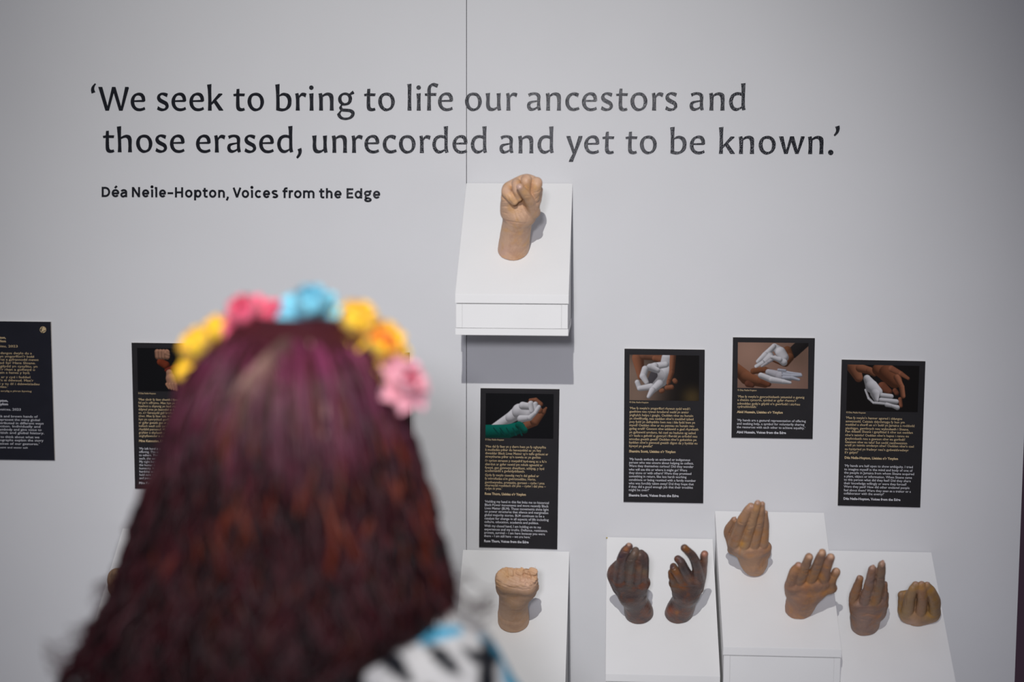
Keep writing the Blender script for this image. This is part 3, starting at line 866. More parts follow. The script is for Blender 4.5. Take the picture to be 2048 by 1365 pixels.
class Vol:
    """distance field sampled on a regular grid; smooth unions of tapered limbs, then surface nets"""

    def __init__(s, lo, hi, h):
        s.lo = np.array(lo, float)
        s.h = h
        s.n = np.ceil((np.array(hi, float) - s.lo) / h).astype(int) + 1
        s.ax = [s.lo[i] + h * np.arange(s.n[i]) for i in range(3)]
        s.F = np.full(tuple(s.n), 30.0 * h, np.float32)
        s.paint = []

    def sl(s, lo, hi):
        a = np.clip(np.floor((np.array(lo) - s.lo) / s.h).astype(int), 0, s.n)
        b = np.clip(np.ceil((np.array(hi) - s.lo) / s.h).astype(int) + 1, 0, s.n)
        idx = tuple(slice(a[i], b[i]) for i in range(3))
        g = np.meshgrid(*[s.ax[i][idx[i]] for i in range(3)], indexing='ij', sparse=True)
        return idx, g

    @staticmethod
    def smin(a, b, k):
        if k <= 0: return np.minimum(a, b)
        h = np.clip(0.5 + 0.5 * (b - a) / k, 0, 1)
        return b + (a - b) * h - k * h * (1 - h)

    @staticmethod
    def dense(pts, step=2.2):
        """spline through the joints, so limbs bend and taper without steps"""
        P = np.array(pts, float)
        if len(P) == 2: P = np.array([P[0], (P[0] + P[1]) / 2, P[1]])
        out = []
        n = len(P)
        for i in range(n - 1):
            p0, p1, p2, p3 = P[max(i - 1, 0)], P[i], P[i + 1], P[min(i + 2, n - 1)]
            L = np.linalg.norm(p2[:3] - p1[:3])
            m = max(1, int(L / max(step, 0.3 * min(p1[3], p2[3]))))
            d01 = max(np.linalg.norm(p1[:3] - p0[:3]), 1e-6)
            d23 = max(np.linalg.norm(p3[:3] - p2[:3]), 1e-6)
            m1 = (p2 - p0) * L / (L + d01) if i > 0 else (p2 - p1)
            m2 = (p3 - p1) * L / (L + d23) if i < n - 2 else (p2 - p1)
            for k in range(m):
                t = k / m
                q = (2 * t**3 - 3 * t**2 + 1) * p1 + (t**3 - 2 * t**2 + t) * m1 + (-2 * t**3 + 3 * t**2) * p2 + (t**3 - t**2) * m2
                q[3] = p1[3] + (p2[3] - p1[3]) * (t * t * (3 - 2 * t))
                out.append(q)
        out.append(P[-1])
        return out

    def field_chain(s, lo, hi, pts, pad):
        """distance to a swept limb on the sub-grid lo..hi"""
        idx, _ = s.sl(lo, hi)
        out = np.full(tuple(i.stop - i.start for i in idx), 30.0 * s.h, np.float32)
        D = s.dense(pts, 1.6 * s.h)
        for a, b in zip(D[:-1], D[1:]):
            l2, h2 = s._bb([a, b], pad)
            sub, g = s.sl(l2, h2)
            o = tuple(slice(sub[i].start - idx[i].start, sub[i].stop - idx[i].start) for i in range(3))
            if any(q.start < 0 or q.stop <= q.start for q in o): continue
            d = b[:3] - a[:3]
            L2 = d @ d + 1e-9
            X, Y, Z = g[0] - a[0], g[1] - a[1], g[2] - a[2]
            t = np.clip((X * d[0] + Y * d[1] + Z * d[2]) / L2, 0, 1)
            v = np.sqrt((X - t * d[0])**2 + (Y - t * d[1])**2 + (Z - t * d[2])**2) - (a[3] + (b[3] - a[3]) * t)
            out[o] = np.minimum(out[o], v.astype(np.float32))
        return idx, out

    def _bb(s, pts, pad):
        P = np.array([p[:3] for p in pts], float)
        R = np.array([p[3] for p in pts])[:, None]
        return (P - R).min(0) - pad, (P + R).max(0) + pad

    def chain(s, pts, k=4.0, ki=3.0, flat=None, color=None):
        if len(pts) == 1: pts = [pts[0], (pts[0][0] + 1e-3, *pts[0][1:])]
        pad = k * 1.2 + 3 * s.h
        lo, hi = s._bb(s.dense(pts, 1.6 * s.h), pad)
        idx, v = s.field_chain(lo, hi, pts, pad)
        s.F[idx] = s.smin(s.F[idx], v, k)
        if color is not None: s.paint.append((pts, color))

    def ell(s, c, r, k=4.0, color=None):
        c = np.array(c, float)
        r = np.array(r, float)
        idx, g = s.sl(c - r - k - 4 * s.h, c + r + k + 4 * s.h)
        q = [(g[i] - c[i]) for i in range(3)]
        k0 = np.sqrt((q[0] / r[0])**2 + (q[1] / r[1])**2 + (q[2] / r[2])**2)
        k1 = np.sqrt((q[0] / r[0]**2)**2 + (q[1] / r[1]**2)**2 + (q[2] / r[2]**2)**2) + 1e-6
        v = (k0 * (k0 - 1) / k1).astype(np.float32)
        s.F[idx] = s.smin(s.F[idx], v, k)

    def carve(s, pts, k=1.5, ki=1.0):
        pad = k * 1.2 + 2 * s.h
        lo, hi = s._bb(s.dense(pts, 1.6 * s.h), pad)
        idx, v = s.field_chain(lo, hi, pts, pad)
        s.F[idx] = -s.smin(-s.F[idx], v, k)

    def plane(s, p, n, k=1.0):
        """keep the side the normal points away from"""
        n = np.array(n, float)
        n /= np.linalg.norm(n)
        g = np.meshgrid(*s.ax, indexing='ij', sparse=True)
        v = (g[0] - p[0]) * n[0] + (g[1] - p[1]) * n[1] + (g[2] - p[2]) * n[2]
        s.F = -s.smin(-s.F, -v.astype(np.float32), k)

    def noise(s, amp, scale, seed=0, mask=None):
        r = np.random.default_rng(seed)
        g = np.meshgrid(*s.ax, indexing='ij', sparse=True)
        v = 0
        for o in range(4):
            f = (2 * math.pi / (scale * 2.2)) * (1.0 + 0.45 * o)
            d = r.normal(size=3)
            d /= np.linalg.norm(d)
            e = r.normal(size=3)
            e /= np.linalg.norm(e)
            v = v + np.sin(f * (g[0] * d[0] + g[1] * d[1] + g[2] * d[2]) + r.uniform(0, 6.28)) * np.sin(f * 0.8 * (g[0] * e[0] + g[1] * e[1] + g[2] * e[2]) + r.uniform(0, 6.28)) / (1 + 0.4 * o)
        if mask is not None:
            lo, hi = mask
            wgt = 1.0
            for i in range(3):
                wgt = wgt * np.clip((g[i] - lo[i]) / 4, 0, 1) * np.clip((hi[i] - g[i]) / 4, 0, 1)
            v = v * wgt
        s.F = s.F + (amp * v).astype(np.float32)

    def sample(s, P):
        q = (np.asarray(P, float) - s.lo) / s.h
        q = np.clip(q, 0, np.array(s.n) - 1.001)
        i = q.astype(int)
        f = q - i
        out = 0
        for dx in (0, 1):
            for dy in (0, 1):
                for dz in (0, 1):
                    wt = (f[..., 0] if dx else 1 - f[..., 0]) * (f[..., 1] if dy else 1 - f[..., 1]) * (f[..., 2] if dz else 1 - f[..., 2])
                    out = out + wt * s.F[i[..., 0] + dx, i[..., 1] + dy, i[..., 2] + dz]
        return out

    def front(s, x, y):
        """z of the surface facing +z (the room) at x, y, or None"""
        zs = s.ax[2][::-1]
        v = s.sample(np.stack([np.full_like(zs, x), np.full_like(zs, y), zs], -1))
        hit = np.where(v < 0)[0]
        if len(hit) == 0 or hit[0] == 0: return None
        i = hit[0]
        t = v[i - 1] / (v[i - 1] - v[i])
        return zs[i - 1] + (zs[i] - zs[i - 1]) * t

    def crease(s, pts, r=0.8, depth=0.0, k=1.0):
        """groove following the visible surface through 2D points"""
        P3 = []
        for (x0, y0), (x1, y1) in zip(pts[:-1], pts[1:]):
            n = max(2, int(math.hypot(x1 - x0, y1 - y0) / 2.5))
            for t in np.linspace(0, 1, n):
                x, y = x0 + (x1 - x0) * t, y0 + (y1 - y0) * t
                z = s.front(x, y)
                if z is not None: P3.append((x, y, z - depth, r))
        run = []
        for p in P3 + [None]:
            if p is not None and (not run or (abs(p[2] - run[-1][2]) < 6 and p != run[-1])):
                run.append(p)
                continue
            if p is not None and run and p == run[-1]: continue
            if len(run) > 1:
                n = len(run)
                s.carve([(q[0], q[1], q[2], q[3] * (0.35 + 0.65 * math.sin(math.pi * (i + 0.5) / n))) for i, q in enumerate(run)], k, 0.5)
            run = [p] if p is not None else []

    def mesh(s):
        F = s.F
        S = F < 0
        cs = S[:-1, :-1, :-1]
        any_ = cs.copy()
        all_ = cs.copy()
        for dx in (0, 1):
            for dy in (0, 1):
                for dz in (0, 1):
                    q = S[dx:dx + cs.shape[0], dy:dy + cs.shape[1], dz:dz + cs.shape[2]]
                    any_ |= q
                    all_ &= q
        act = any_ & ~all_
        I = np.argwhere(act)
        idx = np.full(act.shape, -1, np.int64)
        idx[act] = np.arange(len(I))
        acc = np.zeros((len(I), 3))
        cnt = np.zeros(len(I))
        cor = np.array([(a, b, c) for a in (0, 1) for b in (0, 1) for c in (0, 1)])
        for a in range(8):
            for b in range(a + 1, 8):
                if np.abs(cor[a] - cor[b]).sum() != 1: continue
                pa, pb = I + cor[a], I + cor[b]
                fa = F[pa[:, 0], pa[:, 1], pa[:, 2]].astype(float)
                fb = F[pb[:, 0], pb[:, 1], pb[:, 2]].astype(float)
                mk = (fa < 0) != (fb < 0)
                t = fa / (fa - fb + 1e-20)
                p = pa + (pb - pa) * t[:, None]
                acc[mk] += p[mk]
                cnt[mk] += 1
        V = s.lo + s.h * acc / cnt[:, None]
        faces = []
        for ax in range(3):
            o1, o2 = [(1, 2), (2, 0), (0, 1)][ax]
            A = np.moveaxis(S, ax, 0)
            chg = A[:-1] != A[1:]
            chg = np.moveaxis(chg, 0, ax)
            E = np.argwhere(chg)
            ok = (E[:, o1] > 0) & (E[:, o2] > 0) & (E[:, o1] < S.shape[o1] - 1) & (E[:, o2] < S.shape[o2] - 1)
            E = E[ok]
            st = S[E[:, 0], E[:, 1], E[:, 2]]
            u = np.zeros(3, int)
            u[o1] = 1
            v = np.zeros(3, int)
            v[o2] = 1
            q = [E - u - v, E - v, E, E - u]
            f = np.stack([idx[c[:, 0], c[:, 1], c[:, 2]] for c in q], 1)
            f[~st] = f[~st][:, ::-1]
            faces.append(f[(f >= 0).all(1)])
        faces = np.concatenate(faces)
        # relax once towards neighbours, then settle on the surface
        for it in range(2):
            g = np.stack([s.sample(V + np.array(e) * s.h * 0.5) - s.sample(V - np.array(e) * s.h * 0.5) for e in ((1, 0, 0), (0, 1, 0), (0, 0, 1))], 1) / s.h
            gn = (g * g).sum(1) + 0.05
            V = V - g * (s.sample(V) / gn)[:, None] * 0.8
        return V, faces

    def colors(s, V, base, sigma=2.5):
        acc = np.ones((len(V), 1)) * np.exp(-0.0) * 0
        C = np.zeros((len(V), 3))
        for pts, col in s.paint:
            dmin = np.full(len(V), 1e9)
            for p, q in zip(pts[:-1], pts[1:]):
                a, b = np.array(p[:3]), np.array(q[:3])
                d = b - a
                t = np.clip((V - a) @ d / (d @ d + 1e-9), 0, 1)
                r = p[3] + (q[3] - p[3]) * t
                dmin = np.minimum(dmin, np.linalg.norm(V - a - t[:, None] * d, axis=1) - r)
            wt = np.exp(-np.maximum(dmin, 0) / sigma)[:, None]
            C += wt * np.array(col)
            acc += wt
        wb = 0.05
        return (C + wb * np.array(base)) / (acc + wb)


def cast_material(name, dark, light, patch, rough=0.5, patch_amt=0.5, bump=0.35, scale=38.0):
    """painted plaster: attribute colour, broken up by brushed patches of two further pigments"""
    mat = bpy.data.materials.new(name)
    nt, N, L, P = nodes_of(mat)
    P.inputs['Roughness'].default_value = rough
    P.inputs['Specular IOR Level'].default_value = 0.4
    at = N.new('ShaderNodeAttribute')
    at.attribute_name = 'Col'
    tc = N.new('ShaderNodeTexCoord')

    def noise(sc, det, lo, hi, dist=0.0):
        n = N.new('ShaderNodeTexNoise')
        n.inputs['Scale'].default_value = sc
        n.inputs['Detail'].default_value = det
        n.inputs['Distortion'].default_value = dist
        L.new(tc.outputs['Object'], n.inputs['Vector'])
        r = N.new('ShaderNodeMapRange')
        r.inputs['From Min'].default_value = lo
        r.inputs['From Max'].default_value = hi
        L.new(n.outputs['Fac'], r.inputs['Value'])
        return r.outputs['Result'], n.outputs['Fac']

    def mixc(fac, a, bcol, amt):
        mm = N.new('ShaderNodeMath')
        mm.operation = 'MULTIPLY'
        L.new(fac, mm.inputs[0])
        mm.inputs[1].default_value = amt
        x = N.new('ShaderNodeMix')
        x.data_type = 'RGBA'
        L.new(mm.outputs[0], x.inputs['Factor'])
        L.new(a, x.inputs['A'])
        x.inputs['B'].default_value = (*bcol, 1)
        return x.outputs['Result']
    f1, _ = noise(scale, 5, 0.48, 0.66, 0.8)
    f2, _ = noise(scale * 0.7, 4, 0.50, 0.68, 1.2)
    f3, _ = noise(scale * 2.6, 6, 0.50, 0.72)
    c = mixc(f1, at.outputs['Color'], patch, patch_amt)
    c = mixc(f2, c, dark, 0.55)
    c = mixc(f3, c, light, 0.35)
    L.new(c, P.inputs['Base Color'])
    _, h1 = noise(330, 6, 0, 1)
    _, h2 = noise(90, 4, 0, 1)
    ad = N.new('ShaderNodeMath')
    ad.operation = 'ADD'
    L.new(h1, ad.inputs[0])
    L.new(h2, ad.inputs[1])
    bp = N.new('ShaderNodeBump')
    bp.inputs['Strength'].default_value = bump
    bp.inputs['Distance'].default_value = 0.0018
    L.new(ad.outputs[0], bp.inputs['Height'])
    L.new(bp.outputs['Normal'], P.inputs['Normal'])
    return mat


class Cast:
    """a plaster hand; skeleton points are (px, py, w, r): photo position, offset w towards the room from the
    hand's own upright axis, radius; all in photo pixels at the hand's distance"""

    def __init__(s, slope, bx, by, k, box_, h=1.4):
        s.sl, s.bx, s.by, s.k = slope, bx, by, k
        s.z0 = float(np.dot(on_plane(bx, by, slope.p0, slope.n) - CP, FW))
        s.S = F_PX / s.z0
        x0, y0, x1, y1, wmin, wmax = box_
        d0 = k * (by - y1) + wmin
        d1 = k * (by - y0) + wmax
        s.v = Vol((x0, -y1, min(d0, -40)), (x1, -y0, d1), h)

    def T(s, p):
        return (p[0], -p[1], s.k * (s.by - p[1]) + p[2], p[3])

    def limb(s, pts, k=4.0, ki=3.0, color=None, root=0):
        if root:   # a finger runs on into the back of the hand and sinks away there
            (x0, y0, w0, r0), (x1, y1) = pts[0], pts[1][:2]
            L = math.hypot(x0 - x1, y0 - y1) + 1e-6
            pts = [(x0 + (x0 - x1) / L * root * 1.7, y0 + (y0 - y1) / L * root * 1.7, w0 - 15, r0 * 0.72), (x0 + (x0 - x1) / L * root * 0.75, y0 + (y0 - y1) / L * root * 0.75, w0 - 4, r0 * 0.9)] + list(pts)
        s.v.chain([s.T(p) for p in pts], k, ki, None, color)

    def crease(s, pts, r=0.8, depth=0.0, k=1.0):
        s.v.crease([(x, -y) for x, y in pts], r, depth, k)

    def world(s, V):
        z = s.z0 - V[:, 2] / s.S
        px, py = V[:, 0], -V[:, 1]
        R = FW[None] + RT[None] * ((px - 1024) / F_PX)[:, None] + UP[None] * ((682.5 - py) / F_PX)[:, None]
        return CP + R * z[:, None]

    def cut_base(s, lift=0.0010, k=0.8):
        # plinth surface expressed in the sculpting grid
        g = np.meshgrid(*s.v.ax, indexing='ij', sparse=True)
        z = s.z0 - g[2] / s.S
        a = 0
        for i in range(3):
            R = FW[i] + RT[i] * ((g[0] - 1024) / F_PX) + UP[i] * ((682.5 + g[1]) / F_PX)
            a = a + s.sl.n[i] * (CP[i] + R * z - s.sl.p0[i])
        a = (a - lift) * s.S
        s.v.F = -Vol.smin(-s.v.F, a.astype(np.float32), k)

    def nail(s, x, y, w, l, ang, mat, root, bulge=0.5):
        """thin curved plate lying on the fingertip"""
        n, mrad = 7, 5
        pts = []
        ca, sa = math.cos(math.radians(ang)), math.sin(math.radians(ang))
        grid = []
        for j in range(n):
            row = []
            for i in range(n):
                u, v = -1 + 2 * i / (n - 1), -1 + 2 * j / (n - 1)
                # square to rounded shape
                uu, vv = u * math.sqrt(1 - v * v / 2.4), v * math.sqrt(1 - u * u / 2.4)
                dx, dy = uu * w / 2, vv * l / 2
                X, Y = x + dx * ca - dy * sa, y + dx * sa + dy * ca
                row.append((X, -Y))
            grid.append(row)
        zc = s.v.front(x, -y)
        if zc is None: return
        V, Fc = [], []
        for lay in (0.55, -0.5):
            for j in range(n):
                for i in range(n):
                    X, Y = grid[j][i]
                    z = s.v.front(X, Y)
                    if z is None or abs(z - zc) > 9: z = zc - 2
                    edge = max(abs(i - (n - 1) / 2), abs(j - (n - 1) / 2)) / ((n - 1) / 2)
                    V.append((X, Y, z + lay * (1.0 if edge < 0.99 or lay < 0 else 0.15)))
        for lay in (0, 1):
            for j in range(n - 1):
                for i in range(n - 1):
                    a = lay * n * n + j * n + i
                    f = (a, a + n, a + n + 1, a + 1)
                    Fc.append(f if lay == 0 else f[::-1])
        W = s.world(np.array(V))
        me = mesh_np('fingernail', W, Fc)
        me.materials.append(mat)
        link('fingernail', me, None, root, True)

    def build(s, label, base, mat, spots=(), sigma=2.5, group=None):
        V, Fc = s.v.mesh()
        col = s.v.colors(V, base, sigma)
        for (x, y, r, c, a) in spots:
            g = np.exp(-(((V[:, 0] - x)**2 + (V[:, 1] + y)**2) / r**2))[:, None] * a
            col = col * (1 - g) + np.array(c) * g
        W = s.world(V)
        org = on_plane(s.bx, s.by, s.sl.p0, s.sl.n)
        me = mesh_np('hand_cast', W - org, Fc, col)
        o = link('hand_cast', me, mat, None, True)
        o.location = org
        tag(o, label, 'hand cast', group)
        return o


# ------------------------------------------------------------------ the plaster hands
M_TAN = cast_material('tan_paint', (0.425, 0.237, 0.163), (0.700, 0.463, 0.312), (0.625, 0.338, 0.112), 0.5, 0.55)
M_PALE = cast_material('pale_clay_paint', (0.44, 0.25, 0.15), (0.60, 0.40, 0.27), (0.52, 0.28, 0.11), 0.6, 0.5)
M_DARK = cast_material('dark_brown_paint', (0.044, 0.031, 0.035), (0.188, 0.106, 0.075), (0.250, 0.069, 0.018), 0.36, 0.5, bump=0.5)
M_MID = cast_material('mid_brown_paint', (0.245, 0.140, 0.096), (0.525, 0.298, 0.166), (0.525, 0.228, 0.052), 0.5, 0.6)
M_MAUVE = cast_material('mauve_brown_paint', (0.165, 0.098, 0.083), (0.360, 0.210, 0.150), (0.390, 0.150, 0.030), 0.5, 0.5)
M_OCHRE = cast_material('ochre_brown_paint', (0.208, 0.128, 0.072), (0.416, 0.256, 0.144), (0.384, 0.192, 0.024), 0.5, 0.65)
M_NAIL = plain('painted_nail', (0.55, 0.36, 0.29), 0.3, 0.5, noise=0.06, nscale=200)
M_NAIL_D = plain('painted_nail_brown', (0.40, 0.24, 0.17), 0.35, 0.5, noise=0.06, nscale=200)

# --- raised fist on the wall box, palm side to the room
TANC = (0.60, 0.38, 0.25)
c = Cast(S_TOP, 1026, 500, 0.885, (985, 340, 1100, 545, -45, 62))
c.limb([(1020, 545, 0, 32), (1028, 490, 0, 31), (1034, 447, 0, 29.5), (1038, 424, 0, 32)], 5, 8, TANC)
c.limb([(1026, 408, -4, 24), (1056, 404, -6, 24)], 9)
c.limb([(1025, 386, -10, 22), (1062, 380, -12, 21)], 8)
c.limb([(1016, 426, 8, 15), (1015, 398, 12, 13)], 8)                       # heel below the little finger
c.limb([(1055, 432, 10, 18), (1065, 405, 14, 16)], 8)                      # thenar mound
c.limb([(1019, 378, -16, 14), (1036, 368, -18, 14), (1054, 362, -18, 14), (1070, 368, -16, 14)], 6)
c.limb([(1018, 374, -8, 10), (1013, 384, 12, 10.5), (1019, 392, 24, 10), (1029, 403, 30, 8.5)], 1.0, 2)      # little finger
c.limb([(1033, 367, -8, 10), (1033, 370, 12, 10), (1034, 380, 22, 9.5), (1038, 396, 26, 8.5)], 0.9, 2)     # ring
c.limb([(1053, 359, -8, 10.5), (1052.5, 361, 14, 11), (1053, 385, 24, 9.5)], 0.9, 2)      # middle
c.limb([(1073, 366, -8, 11.5), (1073, 368, 12, 12), (1069, 396, 18, 10.5)], 0.9, 2)       # index
c.limb([(1074, 400, 4, 9), (1078, 380, 4, 8)], 4)
c.limb([(1067, 424, 16, 14), (1060, 404, 30, 11), (1052, 390, 38, 9.5), (1040, 374.5, 42, 7.8)], 1.2, 4)   # thumb
c.v.carve([c.T((1030, 413, 32, 4)), c.T((1040, 407, 34, 4)), c.T((1047, 402, 34, 3))], 2)
c.crease([(1015, 392), (1019, 402), (1028, 412), (1038, 410)], 1.3, 0.3, 1.2)
for ln in ([(1027, 418), (1032, 436), (1037, 446)], [(1034, 416), (1037, 430), (1044, 442)], [(1040, 413), (1043, 427), (1053, 441)], [(1003, 438), (1018, 443), (1036, 446), (1052, 447)],
           [(1046, 412), (1051, 424), (1060, 434)], [(1004, 404), (1016, 402)], [(1003, 413), (1018, 414)], [(1066, 386), (1076, 384), (1084, 377)], [(1070, 400), (1078, 392), (1083, 384)], [(1004, 425), (1016, 428)], [(1049, 393), (1060, 392)]):
    c.crease(ln, 1.0, 0.25, 1.0)
c.cut_base()
c.v.noise(0.15, 20, 3)
fist = c.build('raised tan fist, thumb folded across its curled fingers, on the wall box', TANC, M_TAN,
               [(1036, 520, 16, (0.50, 0.25, 0.10), 0.7), (1008, 505, 14, (0.52, 0.31, 0.25), 0.6), (1053, 372, 12, (0.45, 0.24, 0.10), 0.6), (1056, 395, 14, (0.50, 0.27, 0.12), 0.6), (1040, 475, 22, (0.44, 0.28, 0.20), 0.6), (1051, 516, 2, (0.08, 0.03, 0.02), 0.9)])
c.nail(1038.6, 374.2, 10.5, 10.5, -25, M_NAIL, fist)

# --- pale closed fist, its broken top showing
PALEC = (0.54, 0.34, 0.22)


def pale_fist(slope, dx, facet, mat, colr, label, h=1.4):
    c = Cast(slope, 1027 + dx, 1243, 1.42, (978 + dx, 1115, 1090 + dx, 1285, -55, 70), h)
    q = lambda L: [(x + dx, y, w, r) for x, y, w, r in L]
    c.limb(q([(1029, 1285, 0, 31), (1027, 1240, 0, 31.5), (1026.5, 1228, 0, 31)]), 2, 3, colr)
    c.limb(q([(1027, 1232, 0, 29.5), (1027, 1208, 0, 29), (1030, 1188, 0, 32)]), 1.2, 6, colr)
    c.limb(q([(1018, 1174, 0, 27), (1047, 1177, 0, 28)]), 9, 4, colr)
    c.limb(q([(1012, 1158, 0, 22), (1052, 1160, 0, 22)]), 5, 4)
    c.limb(q([(1013, 1168, 14, 21), (1052, 1172, 14, 22)]), 6, 4)
    for a, b in (((1006, 1166, 14, 11), (1008, 1146, 8, 9.5)), ((1021, 1163, 18, 11), (1024, 1139, 8, 9)), ((1040, 1165, 18, 11), (1043, 1141, 8, 9)), ((1058, 1169, 14, 12), (1066, 1144, 6, 10))):
        c.limb(q([a, b]), 1.6, 2, colr)
    c.limb(q([(1066, 1158, 4, 9), (1069, 1176, 6, 9)]), 3)
    if facet:
        c.v.plane(c.T((1034, 1151.5, 0, 0))[:3], (0.04, 0.52, 0.85), 2.0)
        for x0, y0, x1, y1, r_ in ((1004, 1164, 1007, 1148, 8), (1019, 1158, 1023, 1137, 10.5), (1038, 1162, 1041, 1141, 9), (1052, 1160, 1054, 1146, 6), (1064, 1162, 1066, 1141, 9.5)):
            c.limb([(x0, y0, -10, r_), (x1, y1, -14, r_)], 2.0, 2, (0.58, 0.35, 0.2))
        c.v.plane(c.T((1034, 1149.8, 0, 0))[:3], (-0.03, 0.55, 0.83), 1.2)
        c.v.noise(0.8, 5.5, 5, ((990, -1178, 60), (1090, -1110, 400)))
        for x, y, r_ in ((1044, 1160, 4.5), (1054, 1168, 4), (1064, 1166, 3.5), (1034, 1164, 3), (1056, 1152, 3)):
            z = c.v.front(x, -y)
            if z: c.v.carve([(x, -y, z + 1.0, r_), (x + 3, -y - 2, z + 1.2, r_ * 0.7)], 1.5)
        for ln, r_ in (([(1013, 1128), (1014, 1144), (1016, 1156)], 1.6), ([(1030, 1124), (1030, 1140), (1028, 1152)], 2.2), ([(1048, 1126), (1047, 1142), (1049, 1162)], 2.0), ([(1059, 1128), (1058, 1146), (1062, 1160)], 1.7)):
            c.crease(ln, r_, 0.6, 1.0)
        for ln in ([(1027, 1131), (1027.5, 1146)], [(1049, 1134), (1047, 1158)], [(1010, 1143), (1012, 1162)], [(990, 1166), (1005, 1170), (1025, 1176), (1045, 1180), (1062, 1178), (1073, 1166)],
                   [(1040, 1140), (1046, 1154)], [(1052, 1152), (1060, 1164), (1068, 1174)], [(1030, 1172), (1040, 1163), (1052, 1166)], [(1054, 1140), (1057, 1162)], [(1036, 1146), (1044, 1152), (1038, 1160)]):
            c.crease(ln, 1.0, 0.3, 1.0)
    c.cut_base()
    c.v.noise(0.2, 20, 8)
    spots = [(1012, 1150, 18, (0.55, 0.32, 0.14), 0.6), (1050, 1168, 18, (0.60, 0.38, 0.27), 0.7), (1050, 1215, 22, (0.50, 0.30, 0.17), 0.5)] if facet else []
    return c.build(label, colr, mat, spots)


pale_fist(S_A, 0, True, M_PALE, PALEC, 'pale tan closed fist with a rough broken top, on the plinth under the tall panel')
pale_fist(S_L, -776, False, M_OCHRE, (0.40, 0.26, 0.14), 'tan fist on the leftmost plinth, mostly behind the dark red hair', 2.0)

# --- dark brown hands
DK = (0.088, 0.056, 0.050)
c = Cast(S_B, 1281, 1228, 1.35, (1203, 1075, 1325, 1262, -75, 50))
c.limb([(1284, 1262, 0, 33), (1278, 1226, 0, 29), (1270, 1203, 0, 25), (1262, 1186, 2, 26)], 4, 10, DK)
c.limb([(1262, 1190, 2, 24), (1243, 1163, 2, 19)], 10, 4, DK)
c.limb([(1268, 1190, 2, 24), (1280, 1167, 4, 19)], 10)
c.limb([(1240, 1160, 4, 15), (1258, 1164, 6, 15), (1276, 1167, 6, 14), (1288, 1165, 4, 11)], 7)
c.limb([(1238, 1158, 10, 12), (1243, 1122, 16, 10.5), (1250, 1104, 8, 9.5), (1258, 1094, 0, 8)], 2, 2.5, (0.106, 0.062, 0.056), root=12)
c.limb([(1256, 1162, 12, 11.5), (1261, 1124, 17, 10.2), (1268, 1110, 8, 9), (1271, 1102, -6, 8)], 1.8, 2.5, (0.125, 0.094, 0.075), root=12)
c.limb([(1274, 1165, 12, 11), (1278, 1126, 15, 10), (1280, 1112, 5, 9), (1281, 1108, -6, 8)], 1.8, 2.5, DK, root=12)
c.limb([(1288, 1163, 8, 9), (1290, 1128, 10, 8.5), (1289, 1114, 3, 8), (1283, 1107, -6, 7)], 1.8, 2.5, DK, root=12)
c.limb([(1240, 1180, -4, 13), (1226, 1158, -6, 10.5), (1224, 1143, -2, 9), (1236, 1128, 6, 8)], 4, 3, (0.163, 0.075, 0.056))
c.limb([(1242, 1170, 4, 13), (1264, 1173, 8, 14), (1284, 1171, 6, 11)], 8)
for ln in ([(1250, 1120), (1266, 1121), (1282, 1124), (1292, 1122)], [(1252, 1170), (1268, 1176), (1285, 1176)], [(1238, 1154), (1242, 1162)], [(1225, 1160), (1234, 1165)], [(1236, 1118), (1250, 1116)], [(1243, 1217), (1247, 1223)], [(1246, 1104), (1260, 1106)]):
    c.crease(ln, 1.0, 0.3, 1.0)
c.cut_base()
c.v.noise(0.18, 18, 12)
OR_ = (0.350, 0.125, 0.031)
a_ = c.build('dark brown cupped hand with fingers closed upward, left of the dark pair', DK, M_DARK,
             [(1278, 1140, 7, OR_, 0.8), (1289, 1145, 7, (0.325, 0.163, 0.037), 0.8), (1252, 1099, 5, OR_, 0.8), (1274, 1108, 7, (0.163, 0.088, 0.050), 0.7), (1240, 1140, 7, (0.213, 0.100, 0.062), 0.7), (1224, 1145, 8, (0.225, 0.100, 0.069), 0.6), (1240, 1112, 6, (0.056, 0.037, 0.056), 0.8), (1262, 1145, 7, (0.163, 0.119, 0.075), 0.7)])
c.nail(1258, 1089.5, 8, 7, 10, M_NAIL_D, a_)

c = Cast(S_B, 1357, 1228, 1.35, (1320, 1080, 1430, 1262, -75, 50))
c.limb([(1350, 1262, 0, 33), (1358, 1226, 0, 28), (1369, 1200, 0, 24.5), (1372, 1182, 2, 27)], 4, 10, DK)
c.limb([(1372, 1186, 2, 24), (1356, 1166, 2, 16)], 9)
c.limb([(1374, 1186, 2, 24), (1394, 1160, 2, 16)], 9, 4, DK)
c.limb([(1350, 1166, 4, 12), (1366, 1164, 6, 14), (1382, 1160, 6, 14), (1396, 1156, 4, 13)], 7)
c.limb([(1396, 1158, 8, 13), (1394, 1135, 14, 10.5), (1385, 1113, 16, 9.2), (1369, 1097, 12, 7.8)], 2, 4, (0.106, 0.062, 0.050), root=12)
c.limb([(1381, 1160, 10, 12), (1368, 1138, 18, 10), (1362, 1125, 14, 9), (1356, 1119, 4, 8)], 1.8, 3, DK, root=12)
c.limb([(1364, 1162, 10, 11), (1354, 1146, 16, 9.5), (1348, 1138, 10, 8.5), (1347, 1134, 0, 7.5)], 1.8, 3, (0.163, 0.075, 0.031), root=12)
c.limb([(1352, 1168, 6, 10), (1345, 1154, 8, 8.5), (1343, 1146, 2, 7.5)], 1.8, 3, (0.150, 0.075, 0.037), root=12)
c.limb([(1394, 1180, -8, 12), (1402, 1158, -10, 10), (1407, 1132, -8, 8), (1408, 1112, -6, 8.2), (1409, 1109, -6, 7.5)], 3, 4, (0.213, 0.100, 0.062))
